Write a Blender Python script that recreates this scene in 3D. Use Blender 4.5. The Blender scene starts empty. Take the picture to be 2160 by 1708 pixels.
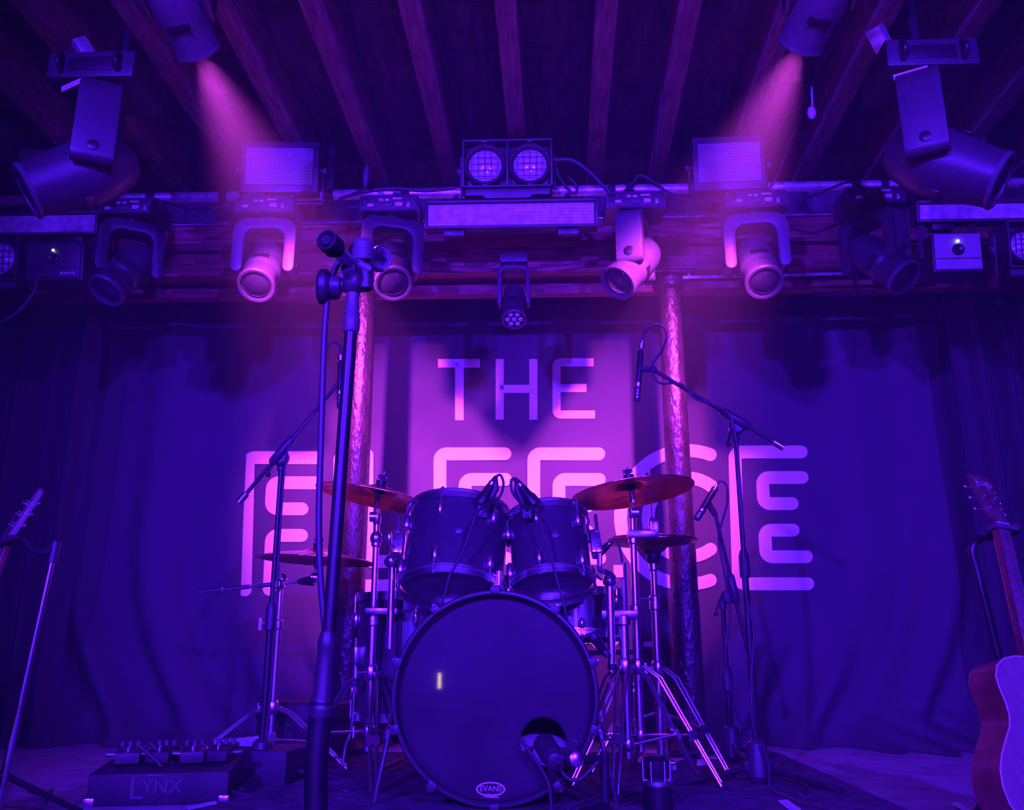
import bpy, bmesh, math, random
from mathutils import Vector, Matrix
random.seed(7)
V = Vector
scn = bpy.context.scene
col = scn.collection
R = math.radians

# ------------------------------------------------------------------ camera
FPX = 1880.0
TH = math.atan(516.0 / FPX)          # upward pitch
YAW = R(2.0)
CAM = V((0, 0, 0.42))                # stage floor is z = 0
cd = bpy.data.cameras.new('camera'); cam = bpy.data.objects.new('camera', cd); col.objects.link(cam)
cam.location = CAM; cam.rotation_euler = (math.pi / 2 + TH, 0, YAW)
cd.sensor_width = 36; cd.lens = FPX / 2160 * 36; cd.clip_start = 0.01
scn.camera = cam

# ------------------------------------------------------------------ world, exposure
w = bpy.data.worlds.new('venue_dark'); scn.world = w; w.use_nodes = True
w.node_tree.nodes['Background'].inputs[0].default_value = (0.05, 0.0, 1.0, 1)
w.node_tree.nodes['Background'].inputs[1].default_value = 0.010
scn.view_settings.view_transform = 'Standard'; scn.view_settings.look = 'None'
scn.view_settings.exposure = 0.0; scn.view_settings.gamma = 1.0
scn.view_settings.use_curve_mapping = False
cy = scn.cycles; cy.max_bounces = 5; cy.diffuse_bounces = 3; cy.glossy_bounces = 3; cy.transmission_bounces = 2; cy.volume_bounces = 0; cy.adaptive_threshold = 0.03
BLUE = (0.080, 0.007, 1.0); MAG = (0.86, 0.060, 1.0)

def spot(name, loc, aim, watts, color, cone, blend, radius):
    l = bpy.data.lights.new(name, 'SPOT'); l.energy = watts; l.color = color
    l.spot_size = R(cone); l.spot_blend = blend; l.shadow_soft_size = radius
    o = bpy.data.objects.new(name, l); col.objects.link(o); o.location = loc
    o.rotation_euler = (V(aim) - V(loc)).to_track_quat('-Z', 'Y').to_euler()
    return o
def area(name, loc, aim, watts, color, sx, sy):
    l = bpy.data.lights.new(name, 'AREA'); l.energy = watts; l.color = color
    l.shape = 'RECTANGLE'; l.size = sx; l.size_y = sy
    o = bpy.data.objects.new(name, l); col.objects.link(o); o.location = loc
    o.rotation_euler = (V(aim) - V(loc)).to_track_quat('-Z', 'Y').to_euler()
    return o
# blue front-of-house wash on a bar over the audience
spot('front_wash_blue_a', (-1.9, -3.0, 2.35), (0.25, 4.0, 1.25), 3600, BLUE, 46, 0.7, 0.10)
spot('front_wash_blue_b', (1.7, -3.0, 2.35), (0.1, 4.0, 0.95), 2900, BLUE, 46, 0.7, 0.10)
spot('front_wash_blue_c', (0.2, -2.2, 1.2), (-0.1, 4.0, 1.2), 650, BLUE, 62, 0.8, 0.2)
# added violet fill spots at the stage lip, no real fixtures, brightening the joists
for fx in (-1.5, 1.6): spot('joist_fill_violet', (fx, 0.45, 0.05), (fx * 0.05, 2.5, 2.6), 52, (0.46, 0.01, 1.0), 58, 0.8, 0.03)
# warm tube lamp over the bar at the back of the room (mirrored in the drum head)
area('bar_tube_warm', (-0.952, -3.2, 0.15), (-0.3, 2.6, 0.3), 0.9, (1.0, 0.62, 0.25), 0.022, 0.13)

# ------------------------------------------------------------------ pixel helpers (2160 x 1708 frame)
_r = V((math.cos(YAW), math.sin(YAW), 0))
_f = V((-math.sin(YAW) * math.cos(TH), math.cos(YAW) * math.cos(TH), math.sin(TH)))
_u = V((math.sin(YAW) * math.sin(TH), -math.cos(YAW) * math.sin(TH), math.cos(TH)))
def ray(px, py): return _r * ((px - 1080) / FPX) + _u * ((854 - py) / FPX) + _f
def P(px, py, Y):
    d = ray(px, py); return CAM + d * (Y / d.y)
def PZ(px, py, z):
    d = ray(px, py); return CAM + d * ((z - CAM.z) / d.z)
def lerp(a, b, t): return a + (b - a) * t
def sstep(a, b, x):
    t = max(0.0, min(1.0, (x - a) / (b - a))); return t * t * (3 - 2 * t)

# ------------------------------------------------------------------ materials
def mat(name, base, rough=0.5, metal=0.0, noise=0.0, nscale=20.0, bump=0.0, bscale=60.0, stretch=(1, 1, 1),
        coat=0.0, coat_r=0.05, emit=None, estr=0.0, c2=None, spec=0.5, sheen=0.0):
    m = bpy.data.materials.new(name); m.use_nodes = True
    nt = m.node_tree; b = nt.nodes['Principled BSDF']
    b.inputs['Base Color'].default_value = (*base, 1); b.inputs['Roughness'].default_value = rough
    b.inputs['Metallic'].default_value = metal; b.inputs['Specular IOR Level'].default_value = spec
    b.inputs['Coat Weight'].default_value = coat; b.inputs['Coat Roughness'].default_value = coat_r
    b.inputs['Sheen Weight'].default_value = sheen
    if emit: b.inputs['Emission Color'].default_value = (*emit, 1); b.inputs['Emission Strength'].default_value = estr
    tc = nt.nodes.new('ShaderNodeTexCoord'); mp = nt.nodes.new('ShaderNodeMapping')
    mp.inputs['Scale'].default_value = stretch; nt.links.new(tc.outputs['Object'], mp.inputs[0])
    if noise or c2:
        n = nt.nodes.new('ShaderNodeTexNoise'); n.inputs['Scale'].default_value = nscale; n.inputs['Detail'].default_value = 6
        nt.links.new(mp.outputs[0], n.inputs['Vector'])
        cr = nt.nodes.new('ShaderNodeValToRGB')
        c2 = c2 or tuple(min(1, x * (1 + noise)) for x in base); c1 = tuple(x * (1 - noise) for x in base)
        cr.color_ramp.elements[0].color = (*c1, 1); cr.color_ramp.elements[1].color = (*c2, 1)
        cr.color_ramp.elements[0].position = 0.35; cr.color_ramp.elements[1].position = 0.65
        nt.links.new(n.outputs[0], cr.inputs[0]); nt.links.new(cr.outputs[0], b.inputs['Base Color'])
    if bump:
        n2 = nt.nodes.new('ShaderNodeTexNoise'); n2.inputs['Scale'].default_value = bscale; n2.inputs['Detail'].default_value = 5
        nt.links.new(mp.outputs[0], n2.inputs['Vector'])
        bp = nt.nodes.new('ShaderNodeBump'); bp.inputs['Strength'].default_value = bump; bp.inputs['Distance'].default_value = 0.01
        nt.links.new(n2.outputs[0], bp.inputs['Height']); nt.links.new(bp.outputs[0], b.inputs['Normal'])
    return m
M = {}
M['floor'] = mat('stage_carpet', (0.32, 0.315, 0.32), 0.9, noise=0.2, nscale=9, bump=0.5, bscale=400)
M['rug'] = mat('drum_rug', (0.07, 0.06, 0.07), 0.95, noise=0.5, nscale=14, bump=0.6, bscale=350)
M['wall'] = mat('painted_wall', (0.03, 0.03, 0.035), 0.9, noise=0.2)
M['deck'] = mat('ceiling_board', (0.07, 0.06, 0.065), 0.8, noise=0.4, nscale=6, stretch=(6, 1, 1))
M['joist'] = mat('joist_timber', (0.25, 0.185, 0.165), 0.75, noise=0.35, nscale=9, stretch=(7, 0.8, 7), bump=0.3, bscale=40)
M['beam'] = mat('beam_timber', (0.25, 0.11, 0.065), 0.6, noise=0.4, nscale=7, stretch=(0.7, 6, 9), bump=0.35, bscale=30)
M['cloth'] = mat('backdrop_cloth', (0.068, 0.067, 0.071), 0.85, noise=0.06, nscale=5, bump=0.15, bscale=700)
M['black_cloth'] = mat('black_cloth', (0.035, 0.035, 0.037), 0.9, bump=0.2, bscale=500)
M['print'] = mat('white_print', (0.88, 0.88, 0.88), 0.7, noise=0.03, nscale=4)
M['column'] = mat('column_paint', (0.040, 0.026, 0.03), 0.20, noise=0.25, nscale=30, bump=0.7, bscale=70, stretch=(1, 1, 0.45))
M['alu'] = mat('scuffed_aluminium', (0.58, 0.58, 0.60), 0.40, 0.55, noise=0.25, nscale=30, bump=0.15, bscale=90)
M['chrome'] = mat('chrome', (0.86, 0.86, 0.88), 0.27, 1.0, noise=0.05, nscale=60)
M['dark_metal'] = mat('dark_metal', (0.22, 0.22, 0.24), 0.3, 1.0, noise=0.2, nscale=60)
M['steel'] = mat('brushed_steel', (0.6, 0.6, 0.62), 0.28, 1.0, noise=0.1, nscale=80)
M['black'] = mat('black_enamel', (0.018, 0.018, 0.02), 0.38, noise=0.2, nscale=50)
M['plastic'] = mat('black_plastic', (0.045, 0.045, 0.05), 0.42, noise=0.12, nscale=70, bump=0.05, bscale=500)
M['grey_plastic'] = mat('grey_plastic', (0.095, 0.095, 0.10), 0.45, noise=0.1, nscale=60)
M['rubber'] = mat('rubber', (0.02, 0.02, 0.02), 0.8)
M['lens'] = mat('lens_glass', (0.03, 0.03, 0.04), 0.06, coat=1.0, coat_r=0.02, spec=0.9)
M['white_lens'] = mat('lamp_glass', (0.55, 0.55, 0.6), 0.22, coat=0.8, coat_r=0.05, noise=0.12, nscale=120)
M['panel'] = mat('led_face', (0.42, 0.40, 0.44), 0.5, noise=0.05, nscale=200)
M['reflector'] = mat('ribbed_reflector', (0.75, 0.75, 0.78), 0.3, 0.3, noise=0.2, nscale=30)
M['pcb'] = mat('printed_panel', (0.05, 0.05, 0.055), 0.5, noise=0.3, nscale=120)
M['shell'] = mat('drum_lacquer', (0.075, 0.07, 0.085), 0.30, 0.35, noise=0.08, nscale=16, coat=0.5, coat_r=0.15)
M['head_clear'] = mat('drum_film', (0.28, 0.27, 0.29), 0.3, noise=0.2, nscale=6, coat=0.5, coat_r=0.1)
M['head_black'] = mat('black_drum_film', (0.018, 0.0175, 0.020), 0.45, noise=0.4, nscale=5, coat=0.30, coat_r=0.03, spec=0.3)
M['hoop_black'] = mat('hoop_lacquer', (0.04, 0.04, 0.045), 0.3, noise=0.1)
M['bronze'] = mat('cymbal_bronze', (0.66, 0.33, 0.22), 0.27, 1.0, noise=0.25, nscale=22, bump=0.35, bscale=35)
M['cable'] = mat('cable_rubber', (0.045, 0.045, 0.05), 0.45)
M['white'] = mat('white_paper', (0.62, 0.62, 0.62), 0.7, noise=0.05)
M['tape'] = mat('cloth_tape', (0.45, 0.44, 0.36), 0.7, noise=0.1)
M['grille'] = mat('mic_grille', (0.45, 0.45, 0.47), 0.32, 1.0, bump=0.8, bscale=900)
M['spruce'] = mat('guitar_top', (0.24, 0.20, 0.17), 0.3, noise=0.12, nscale=18, stretch=(1, 12, 1), coat=0.4)
M['mahogany'] = mat('guitar_side', (0.20, 0.07, 0.04), 0.3, noise=0.25, nscale=14, coat=0.5)
M['rosewood'] = mat('fretboard_wood', (0.10, 0.055, 0.04), 0.5, noise=0.3, nscale=30)
M['ivory'] = mat('cream_plastic', (0.6, 0.56, 0.48), 0.4)
M['case'] = mat('case_vinyl', (0.022, 0.022, 0.024), 0.55, noise=0.2, nscale=90, bump=0.2, bscale=300)
M['pedal_a'] = mat('pedal_paint', (0.30, 0.30, 0.33), 0.35, noise=0.1)
M['foam'] = mat('pillow_cloth', (0.35, 0.35, 0.37), 0.9, bump=0.2, bscale=90)
M['strap'] = mat('woven_strap', (0.05, 0.05, 0.05), 0.9, c2=(0.6, 0.58, 0.55), nscale=70)
M['indicator'] = mat('indicator_lamp', (0.8, 0.8, 1.0), 0.3, emit=(0.7, 0.8, 1.0), estr=6)

# ------------------------------------------------------------------ mesh builder
def frame(o, z, xh=(1, 0, 0)):
    z = V(z).normalized(); x = V(xh); x = (x - z * x.dot(z))
    if x.length < 1e-4: x = V((0, 1, 0)) - z * z.y
    x.normalize(); y = z.cross(x)
    m = Matrix((x, y, z)).transposed().to_4x4(); m.translation = V(o); return m
I4 = Matrix.Identity(4)
class MB:
    def __init__(s): s.v = []; s.f = []
    def add(s, vs, fs, m=I4):
        o = len(s.v); s.v += [m @ V(v) for v in vs]; s.f += [tuple(i + o for i in f) for f in fs]; return s
    def box(s, c, size, m=I4):
        x, y, z = [k / 2 for k in size]; c = V(c)
        vs = [c + V((a * x, b * y, d * z)) for a in (-1, 1) for b in (-1, 1) for d in (-1, 1)]
        return s.add(vs, [(0, 1, 3, 2), (4, 6, 7, 5), (0, 4, 5, 1), (2, 3, 7, 6), (0, 2, 6, 4), (1, 5, 7, 3)], m)
    def bar(s, a, b, wx, wz, up=(0, 0, 1)):
        a = V(a); b = V(b); m = frame((a + b) / 2, b - a, V(up)); return s.box((0, 0, 0), (wz, wx, (b - a).length), m)
    def tube(s, pts, r, n=10, caps=True):
        pts = [V(p) for p in pts]; k = len(pts)
        rs = r if isinstance(r, (list, tuple)) else [r] * k
        t0 = (pts[1] - pts[0]).normalized(); x = V((0, 0, 1)) if abs(t0.z) < 0.9 else V((1, 0, 0))
        vs = []; fs = []
        for i, p in enumerate(pts):
            t = (pts[min(i + 1, k - 1)] - pts[max(i - 1, 0)])
            if t.length < 1e-9: t = t0
            t.normalize(); x = x - t * x.dot(t)
            if x.length < 1e-5: x = t.orthogonal()
            x.normalize(); y = t.cross(x)
            for j in range(n):
                a = 2 * math.pi * j / n; vs.append(p + (x * math.cos(a) + y * math.sin(a)) * rs[i])
        for i in range(k - 1):
            for j in range(n):
                fs.append((i * n + j, i * n + (j + 1) % n, (i + 1) * n + (j + 1) % n, (i + 1) * n + j))
        if caps: fs.append(tuple(range(n))[::-1]); fs.append(tuple((k - 1) * n + j for j in range(n)))
        return s.add(vs, fs)
    def lathe(s, prof, m=I4, n=32, closed=False, caps=True):
        vs = []; fs = []; k = len(prof)
        for (r, z) in prof:
            for j in range(n):
                a = 2 * math.pi * j / n; vs.append((r * math.cos(a), r * math.sin(a), z))
        for i in range(k if closed else k - 1):
            i2 = (i + 1) % k
            for j in range(n):
                fs.append((i * n + j, i * n + (j + 1) % n, i2 * n + (j + 1) % n, i2 * n + j))
        if not closed and caps:
            if prof[0][0] > 1e-6: fs.append(tuple(range(n))[::-1])
            if prof[-1][0] > 1e-6: fs.append(tuple((k - 1) * n + j for j in range(n)))
        return s.add(vs, fs, m)
    def ball(s, c, r, m=None, n=16, sx=(1, 1, 1)):
        prof = [(r * math.sin(math.pi * i / 10), -r * math.cos(math.pi * i / 10)) for i in range(11)]
        mm = (m or I4) @ Matrix.Translation(V(c)) @ Matrix.Diagonal((*sx, 1)); return s.lathe(prof, mm, n)
    def prism(s, poly, z0, z1, m=I4):
        n = len(poly); vs = [(x, y, z0) for x, y in poly] + [(x, y, z1) for x, y in poly]
        fs = [tuple(range(n))[::-1], tuple(range(n, 2 * n))] + [(i, (i + 1) % n, n + (i + 1) % n, n + i) for i in range(n)]
        return s.add(vs, fs, m)
    def grid(s, nu, nv, fn):
        vs = [fn(i / nu, j / nv) for i in range(nu + 1) for j in range(nv + 1)]
        fs = [(i * (nv + 1) + j, (i + 1) * (nv + 1) + j, (i + 1) * (nv + 1) + j + 1, i * (nv + 1) + j + 1) for i in range(nu) for j in range(nv)]
        return s.add(vs, fs)
OFF = {}
def make(name, mb, m, parent=None, bevel=0.0, smooth=35, origin=None):
    if parent is not None: off = OFF[parent]
    else:
        xs = [v.x for v in mb.v]; ys = [v.y for v in mb.v]; zs = [v.z for v in mb.v]
        off = V(origin) if origin is not None else V(((min(xs) + max(xs)) / 2, (min(ys) + max(ys)) / 2, min(zs)))
    me = bpy.data.meshes.new(name); me.from_pydata([v - off for v in mb.v], [], mb.f)
    bm = bmesh.new(); bm.from_mesh(me)
    bmesh.ops.recalc_face_normals(bm, faces=bm.faces)
    if bevel:
        ed = [e for e in bm.edges if len(e.link_faces) == 2 and e.calc_face_angle(0) > R(40)]
        if ed: bmesh.ops.bevel(bm, geom=ed, offset=bevel, segments=2, affect='EDGES', profile=0.6, clamp_overlap=True)
    bm.to_mesh(me); bm.free()
    if smooth:
        me.polygons.foreach_set('use_smooth', [True] * len(me.polygons)); me.set_sharp_from_angle(angle=R(smooth))
    me.materials.append(M[m] if isinstance(m, str) else m)
    o = bpy.data.objects.new(name, me); col.objects.link(o)
    if parent is not None: o.parent = parent; OFF[o] = off
    else: o.location = off; OFF[o] = off
    return o
def tag(o, label, cat, group=None, kind=None):
    if label: o['label'] = label
    if cat: o['category'] = cat
    if group: o['group'] = group
    if kind: o['kind'] = kind
    return o
def thing(name, loc, label, cat, group=None):
    o = bpy.data.objects.new(name, None); col.objects.link(o); o.location = V(loc); o.empty_display_size = 0.05
    OFF[o] = V(loc); return tag(o, label, cat, group)
def structure(o): o['kind'] = 'structure'; return o
def spline(pts, n=8):
    pts = [V(p) for p in pts]; out = []
    q = [pts[0] * 2 - pts[1]] + pts + [pts[-1] * 2 - pts[-2]]
    for i in range(1, len(q) - 2):
        a, b, c, d = q[i - 1], q[i], q[i + 1], q[i + 2]
        for k in range(n):
            t = k / n
            out.append(0.5 * ((2 * b) + (c - a) * t + (2 * a - 5 * b + 4 * c - d) * t * t + (3 * b - a - 3 * c + d) * t ** 3))
    out.append(pts[-1]); return out
def text_mb(txt, size, m):
    cu = bpy.data.curves.new('lettering', 'FONT'); cu.body = txt; cu.size = size; cu.align_x = 'CENTER'; cu.align_y = 'CENTER'
    cu.resolution_u = 4
    o = bpy.data.objects.new('lettering', cu); col.objects.link(o)
    dg = bpy.context.evaluated_depsgraph_get(); ev = o.evaluated_get(dg); me = ev.to_mesh()
    vs = [v.co.copy() for v in me.vertices]; fs = [tuple(p.vertices) for p in me.polygons]
    ev.to_mesh_clear(); bpy.data.objects.remove(o); bpy.data.curves.remove(cu)
    return MB().add(vs, fs, m)

# ================================================================== STRUCTURE
YW = 4.45      # backdrop plane
mb = MB().box((0, 2.6, -0.02), (7.2, 4.5, 0.04)); floor = structure(make('floor', mb, 'floor', smooth=0))
mb = MB().box((0, 0.36, -0.45), (7.2, 0.05, 0.9)); structure(make('trim_1', mb, 'wall', smooth=0))
mb = MB().box((0, 4.84, 1.37), (7.2, 0.06, 2.84)); structure(make('wall_back', mb, 'wall', smooth=0))
mb = MB().box((-3.2, 2.6, 1.37), (0.06, 4.5, 2.84)); structure(make('wall_left', mb, 'wall', smooth=0))
mb = MB().box((3.2, 2.6, 1.37), (0.06, 4.5, 2.84)); structure(make('wall_right', mb, 'wall', smooth=0))
JZ = 2.60
ceil = structure(make('ceiling', MB().box((0, 2.3, 2.81), (7.2, 5.2, 0.04)), 'deck', smooth=0))
for i, z in enumerate(range(18)):      # deck boards laid across the joists
    y = 0.0 + i * 0.27
    make('ceiling_board', MB().box((0, y, 2.782), (6.8, 0.262, 0.016)), 'deck', ceil, smooth=0, bevel=0.003)
pairs = [((650, 0), (800, 360)), ((860, 0), (932, 330)), ((1065, 0), (1092, 290)), ((1285, 0), (1247, 360)), ((1460, 0), (1387, 370))]
sk = 0
for a, b in pairs:
    A = PZ(*a, JZ); B = PZ(*b, JZ); sk += (B.x - A.x) / (B.y - A.y) / len(pairs)
for px in (-580, -375, -170, 40, 252, 458, 650, 860, 1065, 1282, 1460, 1675, 1888, 2095, 2300, 2510):
    A = PZ(px, 0, JZ); y0, y1 = -0.2, 3.98
    a = V((A.x + sk * (y0 - A.y), y0, JZ + 0.088)); b = V((A.x + sk * (y1 - A.y), y1, JZ + 0.088))
    make('joist', MB().bar(a, b, 0.076, 0.175), 'joist', ceil, bevel=0.006)
# timber beam on iron columns: two stacked baulks and a lower rail
YB = 3.92
bm_ = structure(make('trim_2', MB().box((0, YB, 2.305), (6.3, 0.20, 0.125)), 'beam', bevel=0.008))
make('timber', MB().box((0, YB + 0.01, 2.175), (6.3, 0.19, 0.115)), 'beam', bm_, bevel=0.008)
make('timber', MB().box((0, YB + 0.05, 2.075), (6.3, 0.06, 0.05)), 'beam', bm_, bevel=0.005)
make('wall_plate', MB().box((0, YB + 0.06, 2.485), (6.3, 0.08, 0.23)), 'deck', bm_, bevel=0.005)
make('capping_strip', MB().box((0, YB - 0.095, 2.378), (6.3, 0.03, 0.018)), 'alu', bm_, bevel=0.003)
for px, lab in ((762, 'dark iron column with peeling glossy paint behind the straight foreground microphone stand'),
                (1421, 'dark iron column with peeling glossy paint behind the hi-hat, crossing the letter C')):
    b = P(px, 800, YB); x = b.x
    t = thing('iron_column', (x, YB, 0), lab, 'column', 'iron columns carrying the beam')
    make('shaft', MB().lathe([(0.064, 0.10), (0.060, 0.6), (0.055, 1.4), (0.050, 2.04)], Matrix.Translation((x, YB, 0)), 40), 'column', t)
    make('base', MB().lathe([(0.10, 0), (0.10, 0.03), (0.075, 0.06), (0.070, 0.10)], Matrix.Translation((x, YB, 0)), 32), 'column', t)
    make('capital', MB().lathe([(0.050, 2.04), (0.066, 2.055), (0.07, 2.08), (0.07, 2.10)], Matrix.Translation((x, YB, 0)), 32), 'column', t)
    make('cap_plate', MB().box((x, YB, 2.108), (0.22, 0.2, 0.016)), 'column', t, bevel=0.003)
    for sx in (-1, 1): make('bolt', MB().lathe([(0.0, 2.092), (0.010, 2.092), (0.010, 2.102)], Matrix.Translation((x + sx * 0.085, YB - 0.06, 0)), 6), 'alu', t)

# ------------------------------------------------------------------ backdrop
XL = P(88, 1000, YW).x; XR = P(2128, 1000, YW).x
def bsurf(x, z):
    ax = abs(x)
    g = 0.42 * max(0, (1.15 - z) / 1.15) ** 2.4
    u = ax + g
    msk = max(sstep(1.45, 1.75, ax), sstep(0.62, 0.15, z) * sstep(0.45, 0.9, ax))
    fold = (0.5 + 0.5 * math.sin(u * 17 + 0.6 * math.sin(u * 5))) ** 1.3 * 0.10 + 0.007 * math.sin(u * 41 + 1)
    y = YW - msk * fold * (0.5 + 0.8 * sstep(1.6, 0.1, z))
    y -= (0.16 * math.exp(-max(z, 0) / 0.07)) * sstep(0.7, 1.3, ax) * (1 + 0.3 * math.sin(ax * 23))
    y -= 0.30 * math.exp(-max(z, 0) / 0.06) * sstep(1.2, 1.8, x) * (1 + 0.35 * math.sin(x * 31 + z * 60))
    y += 0.0025 * math.sin(x * 9 + z * 2)
    return y
def bfn(u, v):
    x = lerp(XL, XR, u); z = 0.004 + 2.55 * v ** 1.3; return (x, bsurf(x, z), z)
bd = make('backdrop_banner', MB().grid(260, 110, bfn), 'cloth', smooth=80)
tag(bd, 'wide dark cloth backdrop with large pale stage lettering, folds sweeping to the floor', 'backdrop')
def wp(px, py): return P(px, py, YW - 0.006)
def stroke(path, wd, cap=(True, True)):
    # px polyline -> flat rounded stroke; corners get an arc of radius wd/2 so the inside stays sharp
    hw = wd / 2; q = [V((p[0], p[1])) for p in path]; pts = [q[0]]
    for i in range(1, len(q) - 1):
        a = (q[i - 1] - q[i]).normalized(); b = (q[i + 1] - q[i]).normalized()
        if abs(a.cross(b)) < 0.3: pts.append(q[i]); continue
        s0 = q[i] + a * hw; s1 = q[i] + b * hw; c = q[i] + (a + b) * hw
        for k in range(7):
            t = k / 6 * math.pi / 2; pts.append(c - b * hw * math.cos(t) - a * hw * math.sin(t))
    pts.append(q[-1]); L = []; Rr = []
    for i, p in enumerate(pts):
        t = (pts[min(i + 1, len(pts) - 1)] - pts[max(i - 1, 0)]).normalized(); n = V((-t.y, t.x)); L.append(p + n * hw); Rr.append(p - n * hw)
    mb = MB(); n = len(pts)
    mb.add([wp(*p) for p in L] + [wp(*p) for p in Rr], [(i, i + 1, n + i + 1, n + i) for i in range(n - 1)])
    for e, on in ((0, cap[0]), (n - 1, cap[1])):
        if not on: continue
        t = (pts[e] - pts[1 if e == 0 else n - 2]).normalized(); nn = V((-t.y, t.x))
        arc = [pts[e] + (nn * math.cos(a) + t * math.sin(a)) * hw for a in [math.pi * k / 12 for k in range(13)]]
        mb.add([wp(*p) for p in arc], [tuple(range(13))])
    return mb
def letter(paths, wd=27, cap=(True, True)):
    mb = MB()
    for p in paths:
        s = stroke(p[0] if isinstance(p, tuple) and isinstance(p[0], list) else p, wd, p[1] if isinstance(p, tuple) and isinstance(p[0], list) else cap)
        mb.add(s.v, s.f)
    return make('letter', mb, 'print', bd, smooth=0)
# THE
letter([[(924, 766), (1012, 766)], [(969, 766), (969, 886)]], 18, (False, False))
letter([[(1054, 757), (1054, 885)], [(1125, 757), (1125, 885)], [(1054, 820), (1125, 820)]], 17, (False, False))
letter([[(1252, 764), (1174, 764), (1174, 874), (1255, 874)], [(1174, 818), (1237, 818)]], 17, (False, False))
# FLEECE
letter([[(666, 965), (524, 965), (517, 1244)], [(664, 1018), (575, 1018), (572, 1073), (637, 1073)], [(636, 1129), (573, 1129), (568, 1243)]])
letter([[(717, 968), (714, 1236), (872, 1235)], [(774, 960), (773, 1184), (872, 1184)]])
for x0 in (928, 1126):
    letter([[(x0 + 137, 957), (x0, 957), (x0, 1234), (x0 + 139, 1234)], [(x0 + 138, 1011), (x0 + 53, 1011), (x0 + 53, 1067), (x0 + 114, 1067)],
            [(x0 + 114, 1122), (x0 + 53, 1122), (x0 + 53, 1177), (x0 + 139, 1177)]])
def arc(cx, cy, r, a0, a1, n=40): return [(cx + r * math.cos(R(lerp(a0, a1, i / n))), cy - r * math.sin(R(lerp(a0, a1, i / n)))) for i in range(n + 1)]
letter([arc(1450, 1091, 141, 70, 290), arc(1450, 1091, 83, 52, 306)])
letter([[(1690, 953), (1550, 953), (1558, 1231), (1704, 1231)], [(1692, 1007), (1608, 1007), (1611, 1062), (1671, 1062)],
        [(1673, 1118), (1613, 1118), (1616, 1174), (1701, 1174)]])
# lower emblem, cut by the banner's lower edge, and the small maker's label
for pts in ([(1196, 1322), (1203, 1322), (1208, 1345), (1204, 1342)], [(1205, 1322), (1211, 1322), (1214, 1345), (1210, 1342)],
            [(1248, 1322), (1264, 1322), (1262, 1336), (1253, 1336)], [(1222, 1368), (1228, 1357), (1237, 1353), (1246, 1349), (1251, 1352), (1260, 1367), (1255, 1367), (1247, 1358), (1240, 1356), (1232, 1360), (1227, 1368)],
            [(1297, 1322), (1307, 1321), (1307, 1338), (1310, 1340), (1310, 1347), (1295, 1367), (1293, 1366), (1293, 1352), (1303, 1338), (1303, 1328)],
            [(1357, 1353), (1388, 1353), (1388, 1364), (1357, 1364)]):
    mb = MB().add([wp(*p) for p in pts], [tuple(range(len(pts)))]); make('print_piece', mb, 'print', bd, smooth=0)
a = P(790, 1374, YW - 0.02); b = P(1415, 1368, YW - 0.02)
make('hem_batten', MB().tube([a, b], 0.008, 8), 'cloth', bd)

# side legs of black cloth
for sx, px, lab in ((-1, 40, 'black masking curtain hanging at the left edge behind the guitar headstock'), (1, 2190, 'black masking curtain hanging at the right edge behind the acoustic guitar')):
    xc = P(px, 1000, 4.1).x
    def lf(u, v, xc=xc): return (xc + (u - 0.5) * 0.62, 4.12 + 0.045 * math.sin(u * 26) + 0.02 * math.sin(u * 61), 0.004 + 2.4 * v)
    mb = MB().grid(70, 12, lf); tag(make('side_curtain', mb, 'black_cloth', smooth=80), lab, 'curtain', 'side curtains')

# drum rug with a pale tape line
a = PZ(760, 1700, 0.0); b = PZ(1500, 1606, 0.0)
rug = make('drum_rug', MB().box((0.02, 3.25, 0.004), (1.9, 1.5, 0.008)), 'rug', bevel=0.003)
tag(rug, 'thin dark drum rug lying under the whole drum kit', 'rug')
make('edge_tape', MB().box((0.02, 3.985, 0.0095), (1.8, 0.022, 0.003)), 'tape', rug, smooth=0)

# ================================================================== LIGHTING RIG
YP = 3.60
zp = P(1080, 405, YP).z
pipe = thing('rigging_pipe', (0, YP, zp), 'scuffed aluminium rigging pipe running the full width above the stage', 'pipe')
make('tube', MB().tube([(-3.1, YP, zp), (3.1, YP, zp)], 0.0245, 20), 'alu', pipe)
for x in (-2.2, -1.45, -0.62, 0.30, 0.72, 1.5, 2.3):
    make('tape_wrap', MB().tube([(x, YP, zp), (x + 0.035, YP, zp)], 0.0262, 20), 'rubber', pipe)
for x in (-2.5, -0.95, 0.98, 2.55):
    make('hanger', MB().bar((x, YP, zp), (x, YP, 2.77), 0.03, 0.012).lathe([(0.031, -0.02), (0.031, 0.02)], frame((x, YP, zp), (1, 0, 0)), 20), 'black', pipe)

def ushape(wd, ln, th, rc):
    # yoke outline in (x, z): cross-piece at top, two arms down with rounded ends
    o = []; h = wd / 2
    for k in range(7): a = math.pi - k / 6 * math.pi / 2; o.append((-h + rc + rc * math.cos(a), -rc + rc * math.sin(a)))
    for k in range(7): a = math.pi / 2 - k / 6 * math.pi / 2; o.append((h - rc + rc * math.cos(a), -rc + rc * math.sin(a)))
    e = th / 2
    for k in range(7): a = -k / 6 * math.pi; o.append((h - e + e * math.cos(a), -ln + e + e * math.sin(a)))
    ri = rc * 0.75; hi = h - th
    for k in range(6): a = k / 5 * math.pi / 2; o.append((hi - ri + ri * math.cos(a), -th - ri + ri * math.sin(a)))
    for k in range(6): a = math.pi / 2 + k / 5 * math.pi / 2; o.append((-hi + ri + ri * math.cos(a), -th - ri + ri * math.sin(a)))
    for k in range(7): a = -k / 6 * math.pi; o.append((-h + e + e * math.cos(a), -ln + e + e * math.sin(a)))
    return o
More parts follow.
